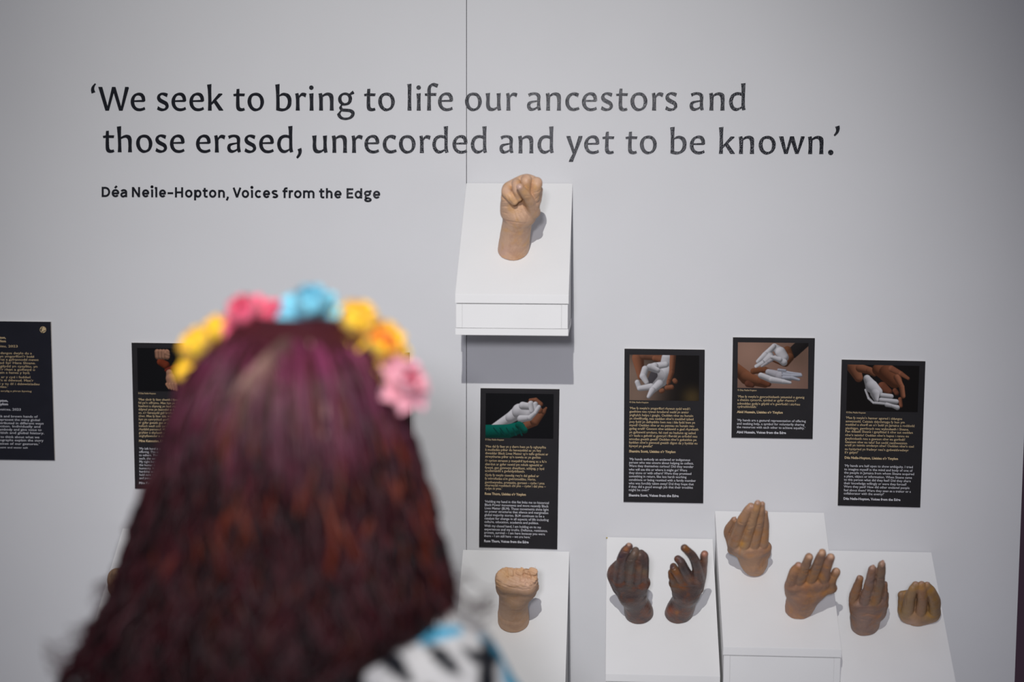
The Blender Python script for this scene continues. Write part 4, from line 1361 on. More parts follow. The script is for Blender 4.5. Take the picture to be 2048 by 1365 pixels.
c.limb([(1356, 1175, 6, 12), (1374, 1173, 8, 14), (1392, 1167, 6, 12)], 8)
for ln in ([(1341, 1172), (1356, 1174), (1372, 1176), (1390, 1174)], [(1380, 1118), (1392, 1114)], [(1374, 1106), (1384, 1100)], [(1400, 1148), (1405, 1164)], [(1350, 1122), (1362, 1118)], [(1343, 1142), (1352, 1137)]):
    c.crease(ln, 1.0, 0.3, 1.0)
c.cut_base()
c.v.noise(0.18, 18, 19)
c.build('dark brown open hand with index finger and thumb raised, right of the dark pair', DK, M_DARK,
        [(1373, 1098, 6, (0.275, 0.125, 0.019), 0.85), (1384, 1112, 7, (0.037, 0.027, 0.033), 0.8), (1353, 1148, 7, (0.300, 0.112, 0.031), 0.7), (1410, 1110, 7, (0.525, 0.250, 0.175), 0.8), (1407, 1124, 7, (0.325, 0.138, 0.062), 0.7), (1340, 1222, 9, (0.275, 0.069, 0.025), 0.8), (1354, 1226, 5, (0.312, 0.112, 0.025), 0.8), (1344, 1134, 5, (0.037, 0.025, 0.050), 0.8), (1360, 1117, 5, (0.062, 0.044, 0.062), 0.7), (1380, 1160, 6, (0.250, 0.112, 0.037), 0.6)])

# --- pressed-finger hand at the back of the tallest plinth
MD = (0.451, 0.255, 0.147)
c = Cast(S_C, 1512, 1141, 1.40, (1440, 990, 1555, 1175, -75, 50))
c.limb([(1516, 1168, 0, 17), (1512, 1140, 0, 18), (1508, 1124, 0, 25)], 3, 10, MD)
c.limb([(1507, 1120, 0, 24), (1503, 1098, 2, 24)], 10, 5, MD)
c.limb([(1482, 1094, 2, 18), (1500, 1098, 6, 17), (1518, 1098, 4, 17), (1530, 1094, 0, 12)], 9, 4, (0.392, 0.225, 0.157))
c.limb([(1471, 1080, 6, 13.5), (1484, 1044, 16, 11.5), (1496, 1022, 10, 9.5), (1502, 1014, 2, 8)], 1.8, 4, MD, root=12)
c.limb([(1490, 1086, 12, 12.5), (1502, 1050, 20, 10), (1511, 1021, 12, 8.3), (1515.5, 1008, 4, 7)], 1.6, 4, (0.510, 0.295, 0.157), root=12)
c.limb([(1508, 1090, 10, 11.5), (1518, 1052, 12, 9), (1523, 1024, 4, 7.2), (1524.5, 1009, -4, 5.5)], 1.6, 4, MD, root=12)
c.limb([(1526, 1088, 2, 11), (1531, 1054, 2, 7.5), (1531.5, 1026, -6, 4.6)], 1.6, 4, MD, root=12)
c.limb([(1534, 1096, -2, 9), (1532, 1108, -4, 9)], 5)
c.limb([(1472, 1098, -8, 13), (1458, 1074, -14, 9), (1456, 1060, -12, 8), (1468, 1040, -8, 5.8)], 4, 4, (0.353, 0.196, 0.118))
c.limb([(1481, 1093, 6, 12), (1500, 1098, 10, 14), (1525, 1097, 4, 11)], 8)
c.limb([(1500, 1102, 8, 18), (1508, 1122, 4, 20)], 9)
c.limb([(1478, 1094, -2, 14), (1490, 1112, -2, 15), (1504, 1134, 0, 15)], 9)
c.limb([(1527, 1098, -2, 12), (1519, 1126, 0, 14)], 8)
for ln in ([(1490, 1048), (1500, 1044)], [(1497, 1056), (1509, 1052)], [(1478, 1046), (1490, 1050)], [(1512, 1052), (1522, 1051)], [(1494, 1062), (1504, 1062)], [(1458, 1064), (1463, 1074)]):
    c.crease(ln, 1.0, 0.3, 0.8)
c.cut_base()
c.v.noise(0.15, 20, 31)
o = c.build('brown hand with straight fingers pressed together, at the back of the tallest plinth', MD, M_MID,
            [(1484, 1089, 8, (0.823, 0.392, 0.039), 0.75), (1469, 1078, 9, (0.510, 0.235, 0.118), 0.6), (1480, 1105, 10, (0.431, 0.295, 0.196), 0.5)])
for x, y, w_, l_, an in ((1503, 1013.5, 10, 12, 18), (1515.6, 1006, 9.5, 11, 8), (1525, 1008.5, 4.5, 11, 2), (1469.5, 1038, 5, 9, 30), (1531.5, 1024.5, 3, 8, 0)):
    c.nail(x, y, w_, l_, an, M_NAIL_D, o)

# --- splayed hand with broken fingertips
SP = (0.350, 0.184, 0.114)
STB = (0.735, 0.455, 0.298)
c = Cast(S_C, 1598, 1220, 1.38, (1556, 1085, 1692, 1255, -65, 50))
c.limb([(1596, 1250, 0, 30), (1598, 1222, 0, 28), (1604, 1206, 0, 27), (1612, 1190, 2, 30)], 3, 10, SP)
c.limb([(1598, 1184, 2, 22), (1628, 1182, 4, 24)], 9, 4, SP)
c.limb([(1590, 1170, 2, 17), (1610, 1166, 6, 17), (1630, 1164, 8, 18), (1646, 1162, 6, 16)], 8, 4, SP)
c.limb([(1612, 1178, 4, 20), (1632, 1178, 6, 20), (1656, 1176, 4, 14), (1665, 1177, 0, 10)], 9)
c.limb([(1584, 1164, 4, 12), (1589, 1145, 8, 10.5), (1597, 1132, 4, 8)], 1.8, 3, SP, root=12)
c.limb([(1602, 1160, 10, 11.5), (1611, 1134, 14, 9.8), (1618, 1115, 8, 8.6)], 1.8, 3, (0.298, 0.175, 0.114), root=12)
c.limb([(1623, 1158, 12, 11.5), (1636, 1128, 16, 10.5), (1644, 1108, 10, 9.4)], 1.8, 3, (0.298, 0.175, 0.114), root=12)
c.limb([(1646, 1158, 10, 12.5), (1655, 1130, 14, 10.2), (1661, 1116, 8, 9.2)], 1.8, 3, SP, root=12)
c.limb([(1660, 1178, 2, 11), (1664, 1160, 2, 9.5), (1672, 1145, -2, 9)], 3, 3, (0.420, 0.210, 0.088))
# snapped-off tips
for x, y, w_, nx, ny in ((1620, 1112, 8, 0.4, 0.75), (1645.5, 1105, 12, 0.35, 0.8), (1662, 1113, 10, 0.4, 0.75), (1675, 1142, 0, 0.5, 0.7)):
    p0 = c.T((x, y, w_, 0))
    nn = np.array([nx, ny, 0.75])
    nn /= np.linalg.norm(nn)
    a = np.array(p0[:3]) + nn * 9.5
    c.v.carve([(*(a + nn * 3 + np.array([-6, 0, 0])), 9), (*(a + nn * 3 + np.array([6, 0, 0])), 9)], 1.0)
c.limb([(1588, 1173, 4, 13), (1612, 1171, 8, 14), (1640, 1169, 8, 13)], 8)
c.limb([(1612, 1180, 6, 22), (1606, 1205, 2, 24)], 9)
c.limb([(1586, 1172, 0, 15), (1588, 1192, 0, 15), (1590, 1212, 0, 18)], 9)
for ln in ([(1606, 1143), (1618, 1140)], [(1628, 1132), (1642, 1133)], [(1650, 1134), (1660, 1136)], [(1592, 1150), (1600, 1147)], [(1650, 1158), (1655, 1178)], [(1640, 1160), (1646, 1176)], [(1620, 1190), (1619, 1212)], [(1630, 1164), (1640, 1150)], [(1604, 1142), (1612, 1148), (1620, 1146)], [(1582, 1160), (1590, 1163)], [(1660, 1150), (1668, 1156)]):
    c.crease(ln, 1.0, 0.3, 0.9)
c.cut_base()
c.v.noise(0.25, 16, 41)
c.build('brown splayed hand with broken pale fingertips, at the right edge of the tallest plinth', SP, M_MID,
        [(1621, 1115, 5, STB, 0.85), (1645, 1104, 6, STB, 0.9), (1662, 1113, 6, STB, 0.9), (1674, 1142, 6, STB, 0.85), (1598, 1131, 4, (0.560, 0.315, 0.245), 0.8), (1650, 1188, 9, (0.525, 0.210, 0.035), 0.7), (1637, 1158, 8, (0.560, 0.228, 0.035), 0.7), (1612, 1172, 10, (0.525, 0.193, 0.052), 0.5), (1585, 1195, 12, (0.350, 0.228, 0.175), 0.5)])

# --- hand with two long straight fingers on the rightmost plinth
MV = (0.255, 0.158, 0.120)
c = Cast(S_D, 1730, 1252, 1.38, (1690, 1110, 1792, 1285, -70, 50))
c.limb([(1732, 1280, 0, 28), (1729, 1252, 0, 27), (1730, 1238, 0, 30)], 3, 10, MV)
c.limb([(1722, 1222, 2, 21), (1750, 1222, 2, 24)], 9, 4, MV)
c.limb([(1720, 1208, 2, 17), (1738, 1208, 6, 17), (1756, 1206, 6, 16), (1764, 1208, 2, 12)], 8, 4, MV)
c.limb([(1712, 1222, -2, 13), (1708, 1198, -4, 11), (1714, 1178, -6, 10), (1720, 1158, -8, 7.2)], 3.5, 4, (0.300, 0.165, 0.098), root=12)
c.limb([(1729, 1206, 8, 12.5), (1738, 1172, 14, 10.5), (1742, 1152, 10, 9.3), (1744.5, 1139, 4, 8)], 1.8, 4, (0.285, 0.180, 0.143), root=12)
c.limb([(1748, 1204, 10, 12.5), (1758, 1172, 14, 10.5), (1762, 1146, 8, 9.3), (1763.5, 1130, 2, 8)], 1.8, 4, (0.270, 0.173, 0.112), root=12)
c.limb([(1764, 1204, -2, 9), (1769, 1184, -4, 6.5), (1770, 1168, -8, 5)], 1.8, 3, MV, root=12)
c.limb([(1768, 1214, -6, 8), (1772, 1198, -8, 6), (1773, 1188, -10, 4.5)], 1.8, 3, MV, root=12)
c.limb([(1716, 1215, 2, 13), (1740, 1217, 8, 15), (1762, 1214, 4, 11)], 8)
c.limb([(1738, 1224, 6, 22), (1732, 1245, 0, 26)], 9)
for ln in ([(1738, 1179), (1748, 1183)], [(1744, 1176), (1742, 1190), (1740, 1206)], [(1708, 1208), (1718, 1196)], [(1720, 1232), (1736, 1229), (1760, 1232)], [(1742, 1244), (1750, 1238)], [(1712, 1190), (1722, 1184)], [(1756, 1158), (1768, 1160)], [(1700, 1228), (1712, 1234)], [(1716, 1238), (1735, 1242)]):
    c.crease(ln, 1.0, 0.3, 0.9)
c.cut_base()
c.v.noise(0.35, 16, 51)
o = c.build('brown hand with two long straight fingers and separate thumb, left on the rightmost plinth', MV, M_MAUVE,
            [(1748, 1206, 9, (0.450, 0.195, 0.038), 0.75), (1706, 1200, 10, (0.330, 0.165, 0.060), 0.6), (1722, 1166, 6, (0.510, 0.210, 0.045), 0.6), (1722, 1240, 18, (0.285, 0.188, 0.150), 0.7), (1759, 1178, 7, (0.225, 0.180, 0.112), 0.6)])
for x, y, w_, l_, an in ((1746, 1135.5, 7.5, 11, 8), (1765.2, 1128, 8, 15, 4), (1717.5, 1155, 3.5, 9, 5)):
    c.nail(x, y, w_, l_, an, M_NAIL_D, o)

# --- drooping closed hand at the right
OC = (0.320, 0.184, 0.088)
c = Cast(S_D, 1838, 1232, 1.60, (1786, 1150, 1895, 1275, -60, 80))
c.limb([(1838, 1262, -10, 26), (1836, 1238, -2, 28), (1836, 1226, 6, 28)], 3, 8, OC)
c.limb([(1816, 1222, 10, 18), (1860, 1224, 10, 22)], 8, 4, OC)
c.limb([(1818, 1234, 14, 15), (1840, 1238, 16, 15), (1860, 1232, 14, 15)], 6, 4, (0.400, 0.240, 0.176))
c.limb([(1804, 1222, 2, 9), (1804, 1204, 2, 8.5), (1804, 1192, -2, 8)], 3, 3, OC)
c.limb([(1804, 1190, -4, 8), (1818, 1188, -8, 8)], 3)
c.limb([(1828, 1206, 2, 15), (1858, 1206, 2, 16)], 4)
c.limb([(1832, 1186, 0, 10), (1854, 1188, 0, 10)], 3)
c.limb([(1815, 1222, 22, 13), (1820, 1196, 30, 11.5), (1826, 1180, 24, 9.5), (1831, 1171, 14, 7.8)], 2, 4, (0.352, 0.216, 0.112), root=12)
c.limb([(1842, 1222, 26, 12), (1845, 1196, 34, 10.8), (1844, 1180, 28, 9.6), (1843, 1171, 18, 8.2)], 2, 4, (0.352, 0.184, 0.096), root=12)
c.limb([(1868, 1222, 20, 13), (1869, 1204, 26, 12.5), (1862, 1184, 22, 10.5), (1854, 1172, 14, 7.8)], 2, 4, OC, root=12)
c.limb([(1812, 1231, 16, 12), (1840, 1233, 20, 13), (1866, 1229, 14, 12)], 8)
for ln in ([(1832, 1196), (1832, 1218), (1827, 1230)], [(1856, 1196), (1855, 1222)], [(1812, 1195), (1812, 1212)], [(1800, 1242), (1815, 1250), (1850, 1252), (1872, 1246)], [(1836, 1200), (1852, 1200)]):
    c.crease(ln, 1.0, 0.2, 1.0)
c.cut_base()
c.v.noise(0.18, 18, 61)
o = c.build('ochre brown closed hand with bent fingers, nearest the right edge of the rightmost plinth', OC, M_OCHRE,
            [(1824, 1254, 16, (0.480, 0.304, 0.240), 0.75), (1850, 1256, 12, (0.432, 0.256, 0.192), 0.6), (1806, 1226, 10, (0.416, 0.240, 0.032), 0.5), (1862, 1228, 14, (0.352, 0.192, 0.024), 0.6)])
for x, y, w_, l_, an in ((1832, 1166.5, 7, 5, 10), (1843.5, 1166, 7, 4, 0), (1855, 1167, 6, 5, -15)):
    c.nail(x, y, w_, l_, an, M_NAIL_D, o)
# ------------------------------------------------------------------ the visitor, seen from behind
HC = at_depth(590, 880, 1.62)
person = empty('person', (float(HC[0]), float(HC[1]), 0.0))
tag(person, 'person seen from behind, long dark red wavy hair and a black, white and blue blouse', 'person')
HZ = float(HC[2])          # height of the head's centre above the floor
M_SKIN = plain('skin', (0.55, 0.33, 0.25), 0.5, 0.4, noise=0.05, nscale=20)
M_HAIR = plain('dark_red_hair', (1, 1, 1), 0.42, 0.22, attr=True)
M_BLOUSE = plain('printed_blouse', (1, 1, 1), 0.8, 0.2, attr=True, bump=0.1, bscale=120)
M_TROUSER = plain('black_trousers', (0.02, 0.02, 0.024), 0.8, 0.2)
M_SHOE = plain('black_shoe', (0.015, 0.014, 0.014), 0.4, 0.5)
M_EYE = plain('eye_white', (0.75, 0.73, 0.70), 0.25, 0.5)
M_IRIS = plain('iris', (0.06, 0.035, 0.02), 0.2, 0.5)
U = 1000.0   # sculpt in millimetres relative to (HC.x, HC.y, floor)


def J(x, y, z, r):
    return (x * U, y * U, (HZ + z) * U, r * U)


def mirror(pts):
    return [(-x, y, z, r) for x, y, z, r in pts]


def person_part(name, vol, mat, colors=None, smooth=True):
    V, Fc = vol.mesh()
    W = V / U
    me = mesh_np(name, W, Fc, colors(W) if colors else None)
    o = link(name, me, mat, None, smooth)
    o.parent = person
    return o


ARM = [J(0.150, -0.020, -0.245, 0.050), J(0.185, -0.030, -0.34, 0.046), J(0.212, -0.035, -0.515, 0.036)]
FORE = [J(0.212, -0.035, -0.515, 0.036), J(0.222, -0.005, -0.60, 0.035), J(0.222, 0.040, -0.735, 0.024)]
LEG = [J(0.082, -0.005, -0.72, 0.085), J(0.085, 0.000, -0.86, 0.070), J(0.085, 0.008, -1.04, 0.050)]
SHIN = [J(0.085, 0.008, -1.04, 0.050), J(0.085, -0.012, -1.14, 0.050), J(0.085, -0.012, -1.36, 0.031)]
b = Vol((-300, -190, 6), (300, 200, (HZ + 0.14) * U), 6.5)
b.ell(J(0, -0.002, 0.022, 0)[:3], (77, 97, 96), 20)
b.chain([J(0, 0.045, -0.03, 0.055), J(0, 0.060, -0.080, 0.034)], 18, 8)
b.chain([J(0, 0.098, 0.000, 0.009), J(0, 0.112, -0.030, 0.011)], 8, 4)
b.chain([J(0, -0.005, -0.07, 0.050), J(0, -0.022, -0.15, 0.047), J(0, -0.025, -0.21, 0.060)], 14, 10)
for sgn in (1, -1):
    f = (lambda p: p) if sgn > 0 else mirror
    b.chain(f([J(0.076, 0.005, 0.012, 0.009), J(0.080, -0.004, -0.022, 0.008)]), 4, 3)
    b.carve(f([J(0.030, 0.100, 0.006, 0.012)] * 2), 5)
    b.chain(f([J(0.035, 0.078, -0.03, 0.020)] * 2), 10)
    b.chain(f([J(0.03, -0.02, -0.225, 0.045), J(0.145, -0.02, -0.245, 0.050)]), 20, 8)
    b.chain(f(ARM), 16, 8)
    b.chain(f(FORE), 8, 8)
    b.chain(f([J(0.222, 0.045, -0.75, 0.024), J(0.220, 0.062, -0.80, 0.026)]), 10, 6)
    for q, (dx, ln) in enumerate(((-0.030, 0.058), (-0.010, 0.068), (0.010, 0.064), (0.029, 0.050))):
        yy = 0.072 - dx
        b.chain(f([J(0.216, 0.068 - dx * 0.9, -0.80, 0.011), J(0.215, 0.080 - dx, -0.835, 0.0095), J(0.206, 0.082 - dx, -0.835 - ln * 0.6, 0.0085)]), 4, 3)
    b.chain(f([J(0.212, 0.075, -0.765, 0.014), J(0.200, 0.108, -0.795, 0.011), J(0.194, 0.116, -0.825, 0.009)]), 5, 3)
    b.chain(f(LEG), 16, 8)
    b.chain(f(SHIN), 10, 8)
    b.chain(f([J(0.085, -0.03, -1.395, 0.030), J(0.092, 0.09, -1.405, 0.024), J(0.094, 0.13, -1.41, 0.018)]), 14, 8)
b.chain([J(0, 0.078, -0.050, 0.012), J(0.012, 0.076, -0.050, 0.009)], 5)
b.crease([(-20, (HZ - 0.052) * U), (20, (HZ - 0.052) * U)], 1.0, 0, 1.0)
b.ell(J(0, -0.010, -0.36, 0)[:3], (140, 100, 150), 26)
b.ell(J(0, 0.000, -0.55, 0)[:3], (112, 84, 140), 26)
b.ell(J(0, -0.010, -0.70, 0)[:3], (150, 108, 110), 26)
body = person_part('body', b, M_SKIN)
for sx in (-1, 1):
    for nm, rr, mm, dy in (('eye', 0.0125, M_EYE, 0.083), ('iris', 0.0055, M_IRIS, 0.0915)):
        bm = bmesh.new()
        bmesh.ops.create_uvsphere(bm, u_segments=16, v_segments=10, radius=rr)
        me = bpy.data.meshes.new(nm)
        bm.to_mesh(me)
        bm.free()
        e = link(nm, me, mm, None, True)
        e.parent = person if nm == 'eye' else last_eye
        if nm == 'eye':
            e.location = (sx * 0.030, dy, HZ + 0.006)
            last_eye = e
        else:
            e.location = (0, 0.0085, 0)

# trousers and shoes (below the frame)
tr = Vol((-200, -160, 20), (200, 160, (HZ - 0.50) * U), 9)
tr.ell(J(0, -0.010, -0.70, 0)[:3], (160, 118, 118), 26)
for f in ((lambda p: p), mirror):
    tr.chain(f([J(0.082, -0.005, -0.72, 0.094), J(0.088, 0.000, -0.86, 0.082), J(0.09, 0.005, -1.04, 0.068), J(0.09, -0.005, -1.40, 0.062)]), 20, 10)
tr.plane((0, 0, (HZ - 0.60) * U), (0, 0, 1), 3)
tr.plane((0, 0, 45), (0, 0, -1), 3)
person_part('trousers', tr, M_TROUSER)
for f in ((lambda p: p), mirror):
    sh = Vol((-160, -120, -8), (160, 190, 110), 6)
    sh.chain(f([J(0.085, -0.035, -1.40, 0.040), J(0.092, 0.08, -1.40, 0.040), J(0.094, 0.135, -1.41, 0.030)]), 10, 12)
    sh.plane((0, 0, 1), (0, 0, -1), 1)
    person_part('shoe', sh, M_SHOE)

# printed blouse
bl = Vol((-310, -200, (HZ - 0.80) * U), (310, 180, (HZ - 0.13) * U), 6)
bl.ell(J(0, -0.012, -0.37, 0)[:3], (158, 116, 165), 30)
bl.ell(J(0, -0.005, -0.58, 0)[:3], (142, 108, 170), 30)
bl.ell(J(0, -0.010, -0.72, 0)[:3], (168, 122, 120), 30)
bl.chain([J(0, -0.022, -0.19, 0.060), J(0, -0.022, -0.26, 0.070)], 20, 10)
for f in ((lambda p: p), mirror):
    bl.chain(f([J(0.03, -0.02, -0.222, 0.060), J(0.155, -0.02, -0.245, 0.063)]), 24, 10)
    bl.chain(f([J(0.155, -0.020, -0.245, 0.063), J(0.205, -0.030, -0.33, 0.068), J(0.225, -0.035, -0.46, 0.072)]), 20, 12)
bl.plane((0, 0, (HZ - 0.775) * U), (0, 0, -1), 3)
bl.plane((0, 0, (HZ - 0.165) * U), (0, 0.0, 1), 6)
LEAVES = [  # black leaf-shaped figures of the print, photo px of their spine and half-widths
    ((748, 1290, 16), (790, 1330, 20), (820, 1362, 9)),
    ((852, 1288, 5), (880, 1312, 16), (905, 1338, 14), (920, 1350, 4)),
    ((925, 1296, 4), (950, 1315, 13), (985, 1318, 14)), ((972, 1288, 9), (975, 1330, 15), (972, 1400, 22)),
    ((700, 1330, 16), (720, 1400, 24)), ((860, 1390, 14), (900, 1430, 20)), ((1010, 1400, 12), (1030, 1450, 16))]
BLUES = [((798, 1266, 10), (850, 1270, 20), (915, 1262, 9)), ((965, 1278, 7), (1000, 1310, 9), (1045, 1372, 15), (1080, 1450, 20)), ((1010, 1350, 6), (1040, 1420, 10))]


def blouse_colors(W):
    P = W + np.array([HC[0], HC[1], 0.0]) - CP
    zz = P @ FW
    px = 1024 + F_PX * (P @ RT) / zz
    py = 682.5 - F_PX * (P @ UP) / zz
    col = np.ones((len(W), 3)) * np.array((0.66, 0.65, 0.62))
    # the print repeats all over the cloth: leaves of black and blue on white
    r = np.random.default_rng(5)
    for q in range(150):
        a, zc, ang = r.uniform(-math.pi, math.pi), HZ - r.uniform(0.22, 0.78), r.uniform(0, math.pi)
        cc = (0.010, 0.010, 0.014) if q % 3 else (0.05, 0.36, 0.56)
        th = np.arctan2(W[:, 0], -W[:, 1])
        du = ((th - a + math.pi) % (2 * math.pi) - math.pi) * 0.16
        dv = W[:, 2] - zc
        u, v = du * math.cos(ang) + dv * math.sin(ang), -du * math.sin(ang) + dv * math.cos(ang)
        L = r.uniform(0.022, 0.038)
        s_ = np.clip(1 - (u / L)**2, 0, 1) * L * 0.33 - np.abs(v)
        m_ = ((s_ > 0) & ((py > 1380) | (W[:, 1] > 0.02)))
        col[m_] = cc
    back = W[:, 1] < 0.03
    for shapes, cc in ((BLUES, (0.08, 0.42, 0.62)), (LEAVES, (0.008, 0.009, 0.013))):
        for sp in shapes:
            for (x0, y0, r0), (x1, y1, r1) in zip(sp[:-1], sp[1:]):
                dx, dy = x1 - x0, y1 - y0
                t = np.clip(((px - x0) * dx + (py - y0) * dy) / (dx * dx + dy * dy), 0, 1)
                d = np.hypot(px - x0 - t * dx, py - y0 - t * dy)
                al = np.clip((r0 + (r1 - r0) * t - d) / 6 + 0.5, 0, 1)[:, None] * back[:, None]
                col = col * (1 - al) + np.array(cc) * al
    return col


person_part('blouse', bl, M_BLOUSE, blouse_colors)

# hair: dark body of hair plus about two thousand wavy locks, one mesh
PYS = [640, 652, 668, 700, 760, 820, 880, 940, 1000, 1100, 1180, 1240, 1300, 1365, 1460, 1560]
WLs = [0.00, 0.034, 0.060, 0.089, 0.114, 0.128, 0.138, 0.149, 0.159, 0.177, 0.188, 0.203, 0.222, 0.246, 0.265, 0.25]
WRs = [0.00, 0.034, 0.060, 0.084, 0.103, 0.116, 0.125, 0.135, 0.143, 0.153, 0.163, 0.162, 0.095, 0.078, 0.070, 0.05]
BKs = [0.00, 0.035, 0.060, 0.086, 0.106, 0.116, 0.121, 0.124, 0.126, 0.130, 0.136, 0.142, 0.148, 0.152, 0.155, 0.15]


def hair_pt(py, phi, rad):
    """phi: 0 straight back, negative to the left; rad 1 = outer surface"""
    w_ = np.interp(py, PYS, WLs) if phi < 0 else np.interp(py, PYS, WRs)
    bk = np.interp(py, PYS, BKs)
    z = (880 - py) / 1887.0
    cphi = math.cos(phi)
    y = -bk * cphi * rad - 0.004 if cphi > 0 else -bk * 0.72 * cphi * rad - 0.004
    return np.array([w_ * math.sin(phi) * rad, y, HZ + z])


HV, HF, HCOL = [], [], []


def tube(path, r0, cols, sides=5, taper=0.35):
    n = len(path)
    P = np.array(path)
    D = np.gradient(P, axis=0)
    D /= np.linalg.norm(D, axis=1)[:, None] + 1e-9
    ref = np.array([0.3, 1.0, 0.1])
    A = np.cross(D, ref)
    A /= np.linalg.norm(A, axis=1)[:, None] + 1e-9
    B = np.cross(D, A)
    b0 = len(HV)
    for i in range(n):
        t = i / (n - 1)
        r = r0 * (1 - (1 - taper) * t) * (0.35 + 0.65 * min(1, t * 8)) * (1 if t < 0.93 else max(0.15, (1 - t) / 0.07))
        for k in range(sides):
            a = 2 * math.pi * k / sides
            HV.append(P[i] + (A[i] * math.cos(a) + B[i] * math.sin(a)) * r)
            HCOL.append(cols[i])
    for i in range(n - 1):
        for k in range(sides):
            a, c_ = b0 + i * sides + k, b0 + i * sides + (k + 1) % sides
            HF.append((a, c_, c_ + sides, a + sides))


hr = np.random.default_rng(21)
PURPLE, WINE, DEEP, COPPER, PALE = (np.array(v) for v in ((0.13, 0.022, 0.060), (0.048, 0.0085, 0.012), (0.010, 0.0025, 0.0032), (0.15, 0.026, 0.010), (0.30, 0.17, 0.14)))
for q in range(2300):
    phi = hr.uniform(-2.05, 2.05)
    rad = 1.0 - abs(hr.normal(0, 0.07)) if q % 5 else hr.uniform(0.75, 0.95)
    start = 648 + abs(hr.normal(0, 16)) + (hr.uniform(0, 500) if q % 4 == 0 else 0)
    side = phi > 0.75
    end = hr.uniform(1190, 1272) if side else (hr.uniform(1330, 1540) if phi > -0.6 else hr.uniform(1320, 1520))
    if abs(phi) < 0.75: end = hr.uniform(1350, 1540)
    n = 22
    fr, ph, ph2 = hr.uniform(0.010, 0.020), hr.uniform(0, 6.28), hr.uniform(0, 6.28)
    amp = hr.uniform(0.004, 0.010)
    kind = hr.random()
    path, cols = [], []
    drift = hr.normal(0, 0.09)
    tone = hr.uniform(0.45, 1.5)
    for i in range(n):
        t = i / (n - 1)
        py = start + (end - start) * t
        g = min(1, max(0, (py - 760) / 500))
        p_ = hair_pt(py, phi + drift * t, rad)
        wv = amp * (0.15 + 1.5 * g)
        p_ = p_ + np.array([math.sin(fr * 2.4 * py + ph) * wv, math.cos(fr * 2.0 * py + ph2) * wv * 0.7, 0])
        # falls over the shoulder on the right
        path.append(p_)
        f1 = np.clip(1 - (py - 680) / 260, 0, 1)  # purple spotlit highlight at the crown is put into the lock colours
        c0 = DEEP * (1 - f1) + WINE * f1
        if kind < 0.40: c0 = WINE * (1 - f1) * 0.7 + PURPLE * f1 + DEEP * 0.3
        elif kind < 0.52 and phi > -0.9: c0 = c0 * 0.4 + COPPER * 0.8 * np.clip(1 - abs(py - 980) / 330, 0.1, 1)
        elif kind < 0.60: c0 = c0 * 0.6 + WINE * 0.9
        if kind > 0.95 and abs(phi) < 0.55 and py < 860: c0 = PALE * 0.8  # scalp and specular highlights by the parting, painted as pale locks
        cols.append(c0 * tone)
    tube(path, hr.uniform(0.0022, 0.0048), cols)
# centre parting: pale strands for bare scalp and painted specular highlights
for q in range(26):
    t0 = q / 26
    x0, y0 = 602 - 72 * t0, 652 + 82 * t0
    P0 = []
    for i in range(6):
        py = y0 + i * 9
        phi = math.asin(max(-0.98, min(0.98, (x0 - 590) / 1887 / max(0.03, np.interp(py, PYS, WLs)))))
        P0.append(hair_pt(py, phi + (-0.02 if q % 2 else 0.02) * i, 1.02))
    tube(P0, 0.0020, [PALE * (0.75 if q > 8 else 0.35)] * 6)
# stray curls at both sides
for (x0, y0, L, R_, dirn, m_) in [(232, 1150, 70, 14, -1, 9), (215, 1215, 110, 22, -1, 9), (180, 1255, 120, 34, -1, 12), (888, 1120, 70, 16, 1, 6), (905, 1160, 100, 30, 1, 5), (905, 1185, 90, 36, 1, 4)]:
    for q in range(m_):
        path = []
        a0, rr = hr.uniform(0, 0.8), R_ * hr.uniform(0.7, 1.25)
        ox, oy = hr.normal(0, 9), hr.normal(0, 12)
        for i in range(26):
            t = i / 25
            ang = a0 + 5.0 * t
            X = x0 + ox + dirn * (L * 0.45 * t + rr * (1 - math.cos(ang)) * 0.8)
            Y = y0 + oy + L * 0.9 * t + rr * math.sin(ang) * 0.9
            p_ = at_depth(X, Y, 1.62 - 0.05 - 0.01 * hr.random())
            path.append(p_ - np.array([HC[0], HC[1], 0]))
        tube(path, hr.uniform(0.0006, 0.0013), [WINE * hr.uniform(0.5, 1.2)] * 26, 4)
# inner body of hair
hv = Vol((-290, -170, (HZ - 0.37) * U), (220, 120, (HZ + 0.13) * U), 8)
for py in range(664, 1500, 14):
    if py > 1190:
        wl, wr = np.interp(py, PYS, WLs) * 0.86, min(np.interp(py, PYS, WRs) * 0.8, 0.9)
    else:
        wl, wr = np.interp(py, PYS, WLs) * 0.9, np.interp(py, PYS, WRs) * 0.9
    bk = np.interp(py, PYS, BKs) * 0.80
    z = HZ + (880 - py) / 1887.0
    for ph in np.linspace(-1.35, 1.35, 9):
        x = (wl if ph < 0 else wr) * math.sin(ph) * 0.86
        hv.chain([(x * U, (-bk * math.cos(ph) * 0.80) * U, z * U, 17)], 8)
V, Fc = hv.mesh()
b0 = len(HV)
HV.extend(list(V / U))
HF.extend([tuple(int(i) + b0 for i in f) for f in Fc])
zcol = (HZ * U - V[:, 2]) / 1000
for z_ in zcol:
    f1 = min(1, max(0, (0.04 - z_) / 0.12))  # inner hair gets the same painted brightening towards the lit crown
    HCOL.append(DEEP * (1 - f1) * 1.1 + WINE * f1)
me = mesh_np('hair', np.array(HV), HF, np.array(HCOL))
o = link('hair', me, M_HAIR, None, True)
o.parent = person
tag(o, 'long wavy dark red hair, purple spotlit highlights coloured in at the crown')

